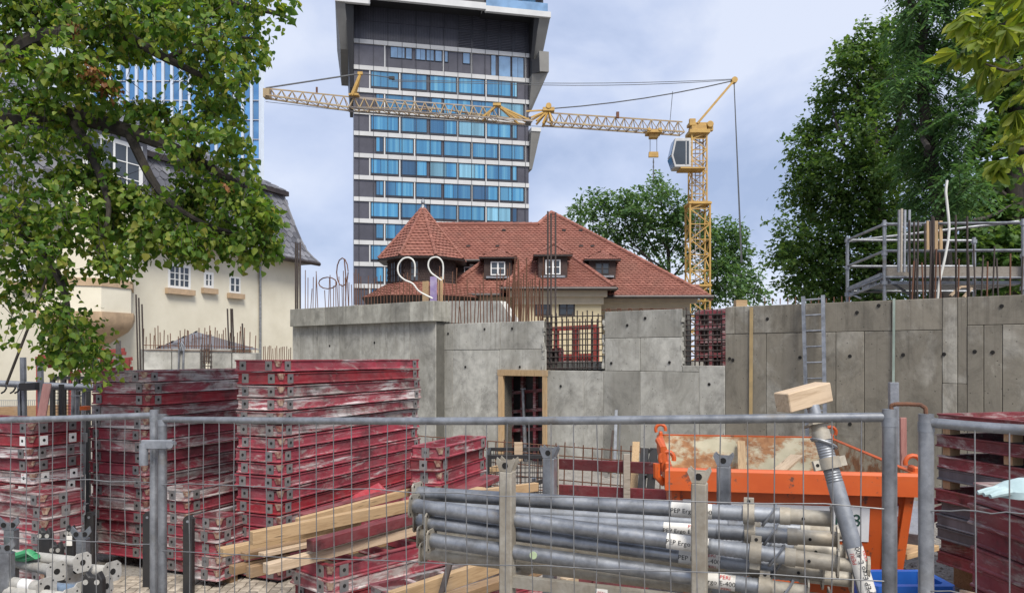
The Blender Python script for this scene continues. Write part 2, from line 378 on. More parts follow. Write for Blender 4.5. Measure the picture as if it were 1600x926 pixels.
# ------------------------------------------------------------------ hotel tower
def hotel():
    A, B = V((XP(553, 110), 110, 0)), V((XP(826, 115.5), 115.5, 0)); W = (B-A).length; u = (B-A)/W; nn = V((u.y, -u.x, 0)); up = V((0, 0, 1))
    t = thing('hotel_tower', (A+B)/2, 'tall dark hotel tower with white floor bands and blue windows under a jutting top', 'tower')
    sx = W/273.0
    def U(zx): return (zx/3.086+400-553)*sx        # column of the facade drawing -> metres along the face
    def fb(name, m, u0, u1, z0, z1, f0, f1, par=t):   # box on the face: f = metres in front of the face
        return MB().hexa(A+u*u0+nn*f0+up*z0, u*(u1-u0), nn*(f1-f0), up*(z1-z0)).build(name, m, par)
    fb('core', M['hclad'], 0, W, 0, 54.5, -24, 0)
    zb = [48.6, 44.8, 41.5, 38.3, 35.2, 32.0, 28.8, 25.65, 22.5, 19.35, 16.2, 13.0, 9.9]
    for z in zb: fb('floor_band', M['hwhite'], -.02, W+.02, z-.62, z, .04, .3)
    lay = [[('p', 470, 612), ('m', 615), ('w', 640, 710, 1), ('w', 712, 745, 1), ('w', 757, 808, 1), ('w', 810, 850, 1), ('w', 852, 888, 1), ('m', 893), ('w', 897, 917, 1), ('p', 919, 984), ('w', 986, 1024, 1),
            ('m', 1029), ('p', 1036, 1120), ('w', 1124, 1152, 2), ('w', 1162, 1225, 2), ('w', 1228, 1290, 2), ('m', 1297)],
           [('p', 470, 541), ('m', 545), ('w', 550, 680), ('m', 685), ('w', 690, 815), ('p', 816, 823), ('w', 825, 958), ('m', 962), ('w', 967, 1095), ('m', 1100), ('w', 1104, 1225), ('w', 1231, 1256), ('p', 1258, 1312)],
           [('p', 470, 570), ('w', 573, 610), ('m', 614), ('w', 618, 750), ('m', 755), ('w', 760, 886), ('p', 887, 892), ('w', 894, 1026), ('m', 1030), ('w', 1034, 1160), ('m', 1165), ('w', 1169, 1290), ('m', 1297)]]
    for r in range(len(zb)-1):
        z1 = zb[r]-.62; z0 = zb[r+1]; L_ = lay[0] if r == 0 else lay[1 if r % 2 else 2]
        for it in L_:
            if it[0] == 'p': fb('cladding_panel', M['hclad'], max(0, U(it[1])), U(it[2]), z0+.02, z1-.02, .01, .08)
            elif it[0] == 'm': fb('mullion', M['hwhite'], U(it[1]-3), U(it[1]+3), z0, z1, .02, .22)
            else:
                a, b = U(it[1]), U(it[2]); kind = it[3] if len(it) > 3 else 0
                zz0 = z0+(.95*(z1-z0)*.5 if kind == 1 else .02)
                wn_ = fb('window', M['hframe'], a, b, zz0, z1-.02, .01, .1)
                h = z1-zz0; bot = .42 if kind == 0 else .06
                cut = a+.1+(b-a-.2)*random.choice([1, 1, .5, .62, .35]); gm = random.choices(['hglass', 'hglass2', 'hglass3'], [10, 1, 1], k=2)
                for pa, pb, g_ in ((a+.1, cut-.03, gm[0]), (cut+.03, b-.1, gm[1])):
                    if pb-pa > .15: fb('pane', M[g_] if kind == 0 else M['hglassclear'], pa, pb, zz0+bot, z1-.09, .101, .13, wn_)
                if kind == 0:
                    fb('lower_rail', M['hframe'], a+.1, b-.1, zz0+.12, zz0+.17, .101, .14, wn_)
    for k in range(13):
        uu = U(470)+.8+k*(W-.9)/12.2; fb('joint', M['hframe'], uu-.035, uu+.035, 8, 54, .3, .33)
    # louvred plant storey
    for k in range(12):
        a = .1+k*(W-.2)/12
        for (z0, z1) in ((48.66, 51.3), (51.42, 54.3)):
            if k < 7: 
                p_ = fb('ribbed_panel', M['hclad'], a+.03, a+(W-.2)/12-.03, z0, z1, .01, .1)
                m_ = MB()
                for q in range(9): m_.hexa(A+u*(a+.1+q*.23)+nn*.1+up*z0, u*.07, nn*.07, up*(z1-z0))
                m_.build('ribs', M['hframe'], p_)
            else:
                p_ = fb('louvre', M['hframe'], a+.03, a+(W-.2)/12-.03, z0, z1, .01, .08)
                m_ = MB()
                for q in range(10): m_.hexa(A+u*(a+.14)+nn*.08+up*(z0+.12+q*(z1-z0-.2)/10), u*((W-.2)/12-.28), nn*.13, up*.06)
                m_.build('blades', M['hclad'], p_)
    # jutting top
    fb('top_block', M['hsoffit'], -2.3, 18.5, 53.5, 57.6, -22, 4.2); fb('top_block', M['hsoffit'], 18.5, W+1.9, 53.3, 57.58, -22, 1.6); fb('balcony_soffit', M['hsoffit'], 18.52, W+1.9, 53.2, 53.32, 1.62, 4.0)
    for (a, b, z0, z1, f) in ((-2.6, 2.2, 51.9, 53.6, 4.5), (2.2, 18.6, 52.4, 53.3, 5.3), (18.6, W+2.3, 52.45, 53.25, 4.6)):
        fb('white_fascia', M['hwhite'], a, b, z0, z1, f-.6, f)
    fb('upper_wall', M['hclad'], 0, W, 57.6, 70, -22, 2)
    fb('upper_slab', M['hwhite'], -2.6, W+2.3, 58.6, 59.4, -22, 4.4)
    b_ = fb('balcony', M['hclad'], 18.8, W+1.9, 53.33, 53.38, 1.62, 4.25)
    fb('balustrade', M['hglassclear'], 18.8, W+1.9, 53.4, 54.6, 4.2, 4.26, b_)
    for a in (19.2, 21.9, 24.6):
        q = fb('window', M['hframe'], a, a+2.3, 53.5, 56.8, 1.6, 1.75); fb('pane', M['hglass'], a+.12, a+2.18, 53.6, 56.7, 1.76, 1.8, q)
    def wing(name, m, quad_top, quad_bot):           # lofted cantilever piece: (u,f) corners at two heights
        (zt, qt), (zb_, qb) = quad_top, quad_bot
        MB().loft([[A+u*a+nn*f+up*zb_ for a, f in qb], [A+u*a+nn*f+up*zt for a, f in qt]]).build(name, m, t, smooth='fix')
    wing('side_wing', M['hstone'], (52.2, [(-2.6, 4.4), (-1.3, 4.4), (-1.3, -14), (-2.6, -14)]), (46.6, [(-1.9, 1.0), (-.6, 1.0), (-.6, -14), (-1.9, -14)]))
    wing('side_wing_lining', M['hsoffit'], (53.5, [(-1.28, 4.2), (-.05, 3.6), (-.05, -14), (-1.28, -14)]), (41.5, [(-.55, .3), (-.05, .2), (-.05, -14), (-.55, -14)]))
    wing('side_wing', M['hstone'], (52.8, [(W+.7, 4.4), (W+2.3, 4.4), (W+2.3, -14), (W+.7, -14)]), (47.2, [(W+.3, 1.0), (W+1.7, 1.0), (W+1.7, -14), (W+.3, -14)]))
    wing('side_wing_lining', M['hsoffit'], (53.1, [(W+.03, 3.6), (W+.68, 4.2), (W+.68, -14), (W+.03, -14)]), (44.5, [(W+.03, .2), (W+.28, .3), (W+.28, -14), (W+.03, -14)]))
    wing('side_balcony', M['hstone'], (48.0, [(W+.9, 3), (W+2.4, 3), (W+2.4, -12), (W+.9, -12)]), (45.0, [(W+1.0, 3), (W+2.4, 3), (W+2.4, -12), (W+1.0, -12)]))
    wing('side_balcony_soffit', M['hsoffit'], (47.0, [(W+.03, 2), (W+.9, 2.9), (W+.9, -12), (W+.03, -12)]), (44.9, [(W+.03, 2), (W+1.0, 2.9), (W+1.0, -12), (W+.03, -12)]))
    wing('side_balcony_soffit', M['hstone'], (44.9, [(W+.05, 2), (W+2.3, 2.9), (W+2.3, -12), (W+.05, -12)]), (40.2, [(W+.02, .2), (W+.5, .2), (W+.5, -12), (W+.02, -12)]))
    wing('side_balcony', M['hstone'], (36.4, [(W+.05, 1.5), (W+1.5, 1.5), (W+1.5, -12), (W+.05, -12)]), (31.0, [(W+.05, .2), (W+.5, .2), (W+.5, -12), (W+.05, -12)]))
    wing('balcony_rim', M['hwhite'], (37.0, [(W+.05, 1.6), (W+1.55, 1.6), (W+1.55, -12), (W+.05, -12)]), (36.42, [(W+.05, 1.6), (W+1.55, 1.6), (W+1.55, -12), (W+.05, -12)]))
hotel()

# ------------------------------------------------------------------ blue glass tower
def glass_tower():
    d = 130; x1 = XP(410, d); pit = 1.52; nb = 28; x0 = x1-pit*nb
    t = thing('glass_tower', ((x0+x1)/2, d, 0), 'blue glass office tower with pale vertical fins behind the leafy branches', 'tower')
    MB().hexa((x0, d, 0), (x1-x0, 0, 0), (-14, 25, 0), (0, 0, 84)).build('core', M['tfin'], t)
    fl = 3.35; z0 = 33.0
    me = None
    for b in range(nb):
        xa = x0+b*pit
        if b > 6: MB().hexa((xa+1.05, d-.45, 0), (.45, 0, 0), (0, .45, 0), (0, 0, 84)).build('fin', M['tfin'], t)
        if b > 8:
            for k in range(14):
                z = z0-fl*4+k*fl
                m_ = MB().hexa((xa+.03, d-.12, z+.05), (1.0, 0, 0), (0, .1, 0), (0, 0, fl-.1)) if me is None else None
                if me is None:
                    o = m_.build('pane', M['tglass'], t); me = o.data; base = V((xa, 0, z))
                else: inst('pane', me, t, V((xa, 0, z))-base)
    for k in range(14): MB().hexa((x0, d-.3, z0-fl*4+k*fl-.05), (x1-x0, 0, 0), (0, .22, 0), (0, 0, .1)).build('floor_line', M['hwhite'], t)
    MB().hexa((x1-.05, d-.5, 0), (.5, 0, 0), (-8, 14, 0), (0, 0, 84)).build('corner_fin', M['tfin'], t)
glass_tower()

# ------------------------------------------------------------------ generic framed window in a wall plane
def wall_window(parent, o, ux, nr, w, h, cols, rows, frame, pane, fw=.07, sill=None, out=.03, mid=True, bars=.03):
    """o lower left corner on the wall face, ux along, nr outward."""
    o, ux, nr = V(o), V(ux), V(nr); up = V((0, 0, 1)); wd = MB()
    for a, b, c_, d_ in ((0, 0, w, fw), (0, h-fw, w, fw), (0, fw, fw, h-2*fw), (w-fw, fw, fw, h-2*fw)):
        wd.hexa(o+ux*a+up*b-nr*.05, ux*c_, up*d_, nr*(.05+out))
    win = wd.build('window', frame, parent)
    MB().hexa(o+ux*fw+up*fw-nr*.05, ux*(w-2*fw), up*(h-2*fw), nr*.06).build('pane', pane, win)
    b_ = MB()
    for k in range(1, cols):
        x = fw+(w-2*fw)*k/cols; bw = bars*2.2 if (mid and k*2 == cols) else bars; b_.hexa(o+ux*(x-bw/2)+up*fw+nr*.011, ux*bw, up*(h-2*fw), nr*(out-.005))
    for k in range(1, rows):
        z = fw+(h-2*fw)*k/rows; b_.hexa(o+ux*fw+up*(z-bars/2)+nr*.012, ux*(w-2*fw), up*bars, nr*(out-.008))
    if cols+rows > 2: b_.build('glazing_bars', frame, win)
    if sill: MB().hexa(o-ux*.12-up*.22, ux*(w+.24), up*.2, nr*.16).build('sill', sill, win)
    return win

# ------------------------------------------------------------------ cream building with slate mansard roof
def cream_building():
    C = V((XP(468, 34), 34, 0)); u = V((.405, .914, 0)).normalized(); nr = V((u.y, -u.x, 0)); up = V((0, 0, 1)); D = 11.0; T = 26.0
    t = thing('cream_building', C-u*10, 'cream plastered house with slate mansard roof, oriel bay and white windows', 'house')
    def tt(x, out=0):
        k = (x-800)/F; c0 = C+nr*out; return (c0.x-k*c0.y)/(u.x-k*u.y)     # metres back from the corner along the wall
    def at(x, y, out=0):
        s = tt(x, out); p = C+nr*out-u*s; return V((p.x, p.y, ZP(y, p.y)))
    EZ = 6.5
    MB().hexa(C-u*T-nr*D, u*T, nr*D, up*(EZ+.2)).build('wall', M['plaster'], t)
    prof = [(.62, 6.55), (.42, 6.78), (.2, 7.1), (.02, 7.6), (-.16, 8.2), (-.32, 8.8), (-.5, 9.5)]
    MB().hexa(C-u*T-nr*D+up*(EZ+.02), u*(T+.58), nr*(D+.58), up*.12).build('eaves', M['gutter'], t)
    sl = MB(); base = MB()
    for (o0, z0), (o1, z1) in zip(prof[:-1], prof[1:]):
        a0, a1 = C-u*T+nr*o0+up*z0, C+u*o0+nr*o0+up*z0; b0, b1 = C-u*T+nr*o1+up*z1, C+u*o1+nr*o1+up*z1
        c0, c1 = C+u*o0-nr*D+up*z0, C+u*o1-nr*D+up*z1
        base.add([a0, a1, b1, b0], [(0, 1, 2, 3)]); base.add([a1, c0, c1, b1], [(0, 1, 2, 3)])
        poly_tiles([a0, a1, b1, b0], sl, .36, .27, .022, .012, True)
    z = 9.55; o = -.5
    MB().hexa(C-u*T-nr*D+up*9.5, u*(T-.32), nr*(D-.32), up*.2).build('roof_cornice', M['gutter'], t)
    a0, a1 = C-u*T-nr*.32+up*9.7, C-u*.32-nr*.32+up*9.7; r0, r1 = C-u*T-nr*5+up*12.4, C-u*5-nr*5+up*12.4
    base.add([a0, a1, r1, r0], [(0, 1, 2, 3)]); base.add([a1, C-u*.32-nr*9.7+up*9.7, r1], [(0, 1, 2)])
    rf = base.build('roof', M['slate'], t)
    poly_tiles([a0, a1, r1, r0], sl, .4, .3, .022, .012, True)
    sl.build('slates', M['slate'], rf, kind='stuff')
    hp = MB(); 
    for (o0, z0), (o1, z1) in zip(prof[:-1], prof[1:]): hp.tube([C+u*o0+nr*o0+up*z0, C+u*o1+nr*o1+up*z1], .07, 6)
    hp.build('hip_cap', M['slate'], rf)
    gt = MB(); gt.tube([C-u*T+nr*.62+up*6.52, C+u*.62+nr*.62+up*6.52], .085, 8); gt.build('gutter', M['gutter'], t)
    def win(x0, x1, y0, y1, cols, rows, **k):
        a = at(x0, y1); s0, s1 = tt(x0), tt(x1); top = ZP(y0, a.y); return wall_window(t, a, u, nr, s0-s1, top-a.z, cols, rows, M['whitewood'], M['wglass'], sill=M['sand'], **k)
    win(262, 297, 411, 449, 4, 3, fw=.09); win(318, 333, 424, 449, 2, 2, fw=.1); win(358, 375, 431, 457, 2, 2)
    win(60, 82, 405, 440, 2, 3); win(20, 40, 405, 440, 2, 3)
    # oriel bay
    s1, s0 = tt(207), tt(62); bay = [C-u*s0+nr*0, C-u*(s0-1.2)+nr*1.15, C-u*(s1+1.0)+nr*1.15, C-u*s1]
    def ring(k, z, grow=0):
        c0 = (bay[0]+bay[3])/2; return [c0+(p-c0)*(k+grow)+up*z for p in bay]
    dr = (bay[1]+bay[2])/2
    z = lambda y: ZP(y, dr.y)
    b = MB().loft([ring(1, z(497)), ring(1, z(300))]).build('oriel_bay', M['plaster'], t, smooth='fix')
    MB().loft([ring(1, z(449), .035), ring(1, z(437), .035)]).build('sill_band', M['sand'], b, smooth='fix')
    MB().loft([ring(.3, z(545)), ring(.62, z(528)), ring(.9, z(516)), ring(1.0, z(507)), ring(1.06, z(497)), ring(1.06, z(488))]).build('console', M['sand'], b, smooth='fix')
    fu = (bay[2]-bay[1]).normalized(); fl = (bay[2]-bay[1]).length; fn = V((fu.y, -fu.x, 0))
    for q in range(2):
        wall_window(b, bay[1]+fu*(fl*(.12+.44*q))+up*z(436), fu, fn, fl*.34, z(372)-z(436), 2, 3, M['whitewood'], M['wglass'])
    su = (bay[3]-bay[2]).normalized(); sn = V((su.y, -su.x, 0)); ll = (bay[3]-bay[2]).length
    wall_window(b, bay[2]+su*ll*.3+up*z(436), su, sn, ll*.4, z(372)-z(436), 1, 3, M['whitewood'], M['wglass'])
    # dormer in the roof
    dp = C-u*tt(150)+nr*.45
    dm = MB().hexa(dp+up*7.4-nr*2.2-u*1.0, u*2.6, nr*2.2, up*2.4).build('dormer', M['slate'], t)
    wall_window(dm, dp+up*7.6-u*.8, u, nr, 2.2, 1.9, 4, 3, M['whitewood'], M['wglass'], fw=.14)
    MB().hexa(dp+up*9.8-nr*2.3-u*1.2, u*3.0, nr*2.6, up*.18).build('dormer_roof', M['gutter'], dm)
    # downpipe
    p = C-u*tt(404)+nr*.09; MB().tube([p+up*.1, p+up*6.5], .055, 10).build('downpipe', M['galv'], t, smooth=True)
cream_building()

# small slate hut roof seen over the low wall
def hut():
    d = 24; a, b = P(243, 545, d), P(366, 545, d); t = thing('garden_hut', (a.x+2, d, 0), 'small hut with a hipped dark slate roof behind the rebar of the low wall', 'hut')
    MB().hexa((a.x+.25, d+.3, 0), (b.x-a.x-.5, 0, 0), (0, 2, 0), (0, 0, a.z)).build('wall', M['plaster'], t)
    z0 = a.z; z1 = ZP(516, d); e = [V((a.x, d, z0)), V((b.x, d, z0)), V((b.x, d+2.6, z0)), V((a.x, d+2.6, z0))]; r = [V((a.x+.75, d+1.3, z1)), V((b.x-1.3, d+1.3, z1-.12))]
    rf = MB().add(e+r, [(0, 1, 5, 4), (1, 2, 5), (2, 3, 4, 5), (3, 0, 4)]).build('roof', M['slate'], t)
    s = MB(); poly_tiles([e[0], e[1], r[1], r[0]], s, .2, .14, .016, .01, True); poly_tiles([e[3], e[0], r[0]], s, .2, .14, .016, .01, True); s.build('slates', M['slate'], rf, kind='stuff')
hut()

# ------------------------------------------------------------------ red-roofed villa
def villa():
    t = thing('villa', (1, 42, 0), 'cream villa with red clay tile roofs, dormers and a pointed corner turret', 'house')
    up = V((0, 0, 1)); EY, EZ, sl = 37.2, 5.5, .862
    def onm(X, Y): return V((X, Y, EZ+sl*(Y-EY)))
    tl, caps = MB(), MB(); TW, TH = .23, .19
    base = MB()
    def face(pts):
        base.add(pts, [tuple(range(len(pts)))]); poly_tiles(pts, tl, TW, TH, .045, .02)
    yr = EY+(9.65-EZ)/sl; pk = V((2.26, 43, EZ+sl*(43-EY)))
    zc = XP(762, 39.4)
    face([onm(-3.47, EY), onm(9.3, EY), pk, onm(1.46, yr), onm(-4.6, yr), onm(-4.6, 39.4), onm(zc, 39.4)])
    br = V((9.3, 48.8, EZ)); face([onm(9.3, EY), br, pk])
    bk = [br, V((-4.6, 48.8, EZ)), V((-4.6, yr+1.3, 9.9)), V((1.46, yr+1.3, 9.9)), pk]; base.add(bk, [(0, 1, 2, 3, 4)])
    base.add([onm(-4.6, yr), V((-4.6, yr+1.3, 9.9)), V((-4.6, 48.8, EZ)), onm(-4.6, 39.4)], [(0, 1, 2, 3)])
    # bell-cast foot along the right part
    ft = [V((4.4, EY-.45, EZ-.22)), V((9.75, EY-.45, EZ-.22)), V((9.2, EY+.5, EZ+.42)), V((4.4, EY+.5, EZ+.42))]; face(ft)
    # front bay hip
    ax = V((2.2, 40.6, 8.42)); bl, brr = V((-.5, 35.8, 5.6)), V((4.85, 35.8, 5.6))
    face([bl, brr, ax]); face([brr, V((4.85, 38.6, 5.6)), ax]); face([V((-.5, 38.6, 5.6)), bl, ax])
    face([V((-3.9, EY-.3, EZ-.1)), V((-.4, EY-.3, EZ-.1)), V((-.4, EY+.4, EZ+.36)), V((-3.3, EY+.4, EZ+.36))])
    face([V((-3.5, EY, EZ)), onm(zc, 39.4), V((-3.5, 39.4, EZ))])
    # turret
    tc_ = V((-4.48, 38.0, 0)); 
    def octo(r, z): return [tc_+V((r*math.sin(R(22.5+45*k)), -r*math.cos(R(22.5+45*k)), z)) for k in range(8)]
    e0 = octo(2.25, 7.12); e1 = octo(1.7, 7.75); apex = tc_+up*9.85
    for k in range(8):
        face([e0[k], e0[(k+1) % 8], e1[(k+1) % 8], e1[k]]); face([e1[k], e1[(k+1) % 8], apex])
        ridge_caps(e0[k]+up*.05, e1[k]+up*.06, caps, .085, .27); ridge_caps(e1[k]+up*.06, apex, caps, .085, .27)
    s0, s1 = octo(3.05, 5.2), octo(1.75, 5.95)
    for k in range(8): face([s0[k], s0[(k+1) % 8], s1[(k+1) % 8], s1[k]])
    rf = base.build('roof', M['tile'], t)
    tl.build('roof_tiles', M['tile'], rf, kind='stuff')
    for a, b in ((onm(9.3, EY), pk), (pk, onm(1.46, yr)), (onm(1.46, yr), onm(-4.6, yr)), (brr, ax), (bl, ax), (onm(-3.47, EY), onm(zc, 39.4)), (onm(9.75, EY-.4)-up*.05, onm(9.3, EY))): ridge_caps(a+up*.04, b+up*.04, caps)
    caps.build('ridge_tiles', M['tile'], rf, kind='stuff')
    fin = MB().tube([apex-up*.25, apex+up*.02, apex+up*.15, apex+up*.2, apex+up*.32, apex+up*.42], [.22, .12, .04, .1, .09, .02], 8); fin.build('finial', M['galv'], rf, smooth=True)
    # snow guards / vent tiles
    for k in range(13):
        X = random.uniform(-2.5, 6.5); Y = random.choice([38.9, 40.3, 41.5])
        if X > 2 and Y > 40 and X > 5: continue
        MB().box(onm(X, Y)+up*.07, (.2, .14, .09)).build('vent_tile', M['gutter'], rf)
    # walls
    wl = MB(); wl.hexa((-3, 37.95, 0), (11.5, 0, 0), (0, 9.5, 0), (0, 0, 5.15)); w1 = wl.build('wall', M['plaster2'], t)
    MB().hexa((.1, 36.4, 0), (4.2, 0, 0), (0, 1.6, 0), (0, 0, 5.2)).build('bay_wall', M['plaster2'], t)
    for (x0, x1, y0, z0, z1) in ((-3.4, 9.2, 37.45, 5.0, 5.3), (-3.2, 8.9, 37.75, 4.55, 5.0), (-.15, 4.55, 36.05, 5.2, 5.5), (.0, 4.4, 36.25, 4.85, 5.2)):
        MB().hexa((x0, y0, z0), (x1-x0, 0, 0), (0, .7, 0), (0, 0, z1-z0)).build('cornice', M['cornice'], t)
    g1 = MB(); g1.tube([(4.4, EY-.5, EZ-.26), (9.8, EY-.5, EZ-.26)], .09, 8); g1.build('gutter', M['gutter'], t)
    g1 = MB(); g1.tube([(-.6, 35.72, 5.55), (4.95, 35.72, 5.55)], .09, 8); g1.tube([(4.95, 35.72, 5.55), (4.95, 37.4, 5.55)], .09, 8); g1.build('gutter', M['gutter'], t)
    g1 = MB(); g1.tube([(-4.0, EY-.36, EZ-.16), (-.4, EY-.36, EZ-.16)], .09, 8); g1.build('gutter', M['gutter'], t)
    MB().hexa((-4.5, 39.7, 0), (4.7, 0, 0), (0, 6, 0), (0, 0, 7.3)).build('upper_wall', M['darkwood'], t)
    g1 = MB(); g1.tube([(-4.5, 39.3, 7.32), (zc, 39.3, 7.32)], .09, 8); g1.build('gutter', M['gutter'], t)
    wall_window(t, (XP(725, 39.6), 39.66, 6.45), (1, 0, 0), (0, -1, 0), .42, .6, 1, 2, M['whitewood'], M['wglass'], fw=.05)
    # turret walls with shingle courses
    tw = MB().loft([octo(1.78, 5.6), octo(1.78, 7.15)]).build('turret_wall', M['darkwood'], t, smooth='fix')
    sh = MB()
    for k in range(8):
        a, b = octo(1.79, 5.75)[k], octo(1.79, 5.75)[(k+1) % 8]; tile_plane(a, b-a, up, [(0, 0), ((b-a).length, 0), ((b-a).length, 1.3), (0, 1.3)], .11, .13, .02, .012, sh, True)
    sh.build('wall_shingles', M['darkwood'], tw, kind='stuff')
    MB().loft([octo(2.3, 7.02), octo(2.33, 7.12)]).build('turret_gutter', M['gutter'], t, smooth='fix')
    MB().loft([octo(2.6, 0), octo(2.6, 4.7)]).build('turret_base', M['plaster2'], t, smooth='fix')
    MB().loft([octo(2.75, 4.7), octo(3.08, 5.18)]).build('turret_eaves', M['gutter'], t, smooth='fix')
    o = octo(1.82, 6.0)
    for k in (6, 7, 1):
        a, b = o[k], o[(k+1) % 8]; uu = (b-a).normalized(); nn = V((uu.y, -uu.x, 0))
        if nn.dot(a-tc_) < 0: nn = -nn
        if k == 6 or k == 7:
            wall_window(t, a+uu*.28-up*.05, uu, nn, .42, 1.0, 2, 3, M['darkwood'], M['wglass'], fw=.05, bars=.03)
            if k == 6: wall_window(t, a+uu*.8-up*.05, uu, nn, .42, 1.0, 2, 3, M['darkwood'], M['wglass'], fw=.05, bars=.03)
    # wall windows
    for x in (835, 873):
        a = P(x, 493, 36.4); wall_window(t, a, (1, 0, 0), (0, -1, 0), .78, .72, 2, 2, M['gutter'], M['wglass'], fw=.07, bars=.03)
    a = P(908, 493, 36.4)
    a = P(983, 492, 37.95); wall_window(t, a, (1, 0, 0), (0, -1, 0), 1.1, .5, 4, 2, M['gutter'], M['wglass'], fw=.07, bars=.03)
    # dormers
    def dormer(x, yb, Y, z, w=1.35, h=.95, label=None):
        X = XP(x, Y); d_ = MB()
        d_.hexa((X-w/2, Y, z-.1), (w, 0, 0), (0, 2.0, 0), (0, 0, h+.1)); dm = d_.build('dormer', M['darkwood'], t)
        wall_window(dm, (X-w*.26, Y-.01, z+.12), (1, 0, 0), (0, -1, 0), w*.52, h*.68, 2, 2, M['whitewood'] if x != 941 else M['gutter'], M['wglass'], fw=.05, bars=.035)
        ov = .24; zt = z+h; a = [V((X-w/2-ov, Y-ov, zt)), V((X+w/2+ov, Y-ov, zt)), V((X+w/2+ov, Y+1.6, zt)), V((X-w/2-ov, Y+1.6, zt))]
        MB().loft([[p-up*.06 for p in a], a]).build('dormer_eaves', M['gutter'], dm, smooth='fix')
        tip0, tip1 = V((X, Y+.55, zt+.5)), V((X, Y+1.6, zt+.5)); m_ = MB()
        r_ = MB().add(a+[tip0, tip1], [(0, 1, 4), (1, 2, 5, 4), (3, 0, 4, 5)]).build('dormer_roof', M['tile'], dm)
        for q in ([a[0], a[1], tip0], [a[1], a[2], tip1, tip0], [a[3], a[0], tip0, tip1]): poly_tiles([p+up*.02 for p in q], m_, .2, .15, .025, .02)
        m_.build('dormer_tiles', M['tile'], r_, kind='stuff')
        MB().hexa((X-w*.42, Y-.12, z-.04), (w*.84, 0, 0), (0, .12, 0), (0, 0, .1)).build('flashing', M['galv'], dm)
    dormer(778, 432, 37.95, 6.3, 1.4, 1.0); dormer(864, 432, 36.7, 6.2, 1.4, 1.05); dormer(941, 432, 38.0, 6.35, 1.35, .85)
villa()

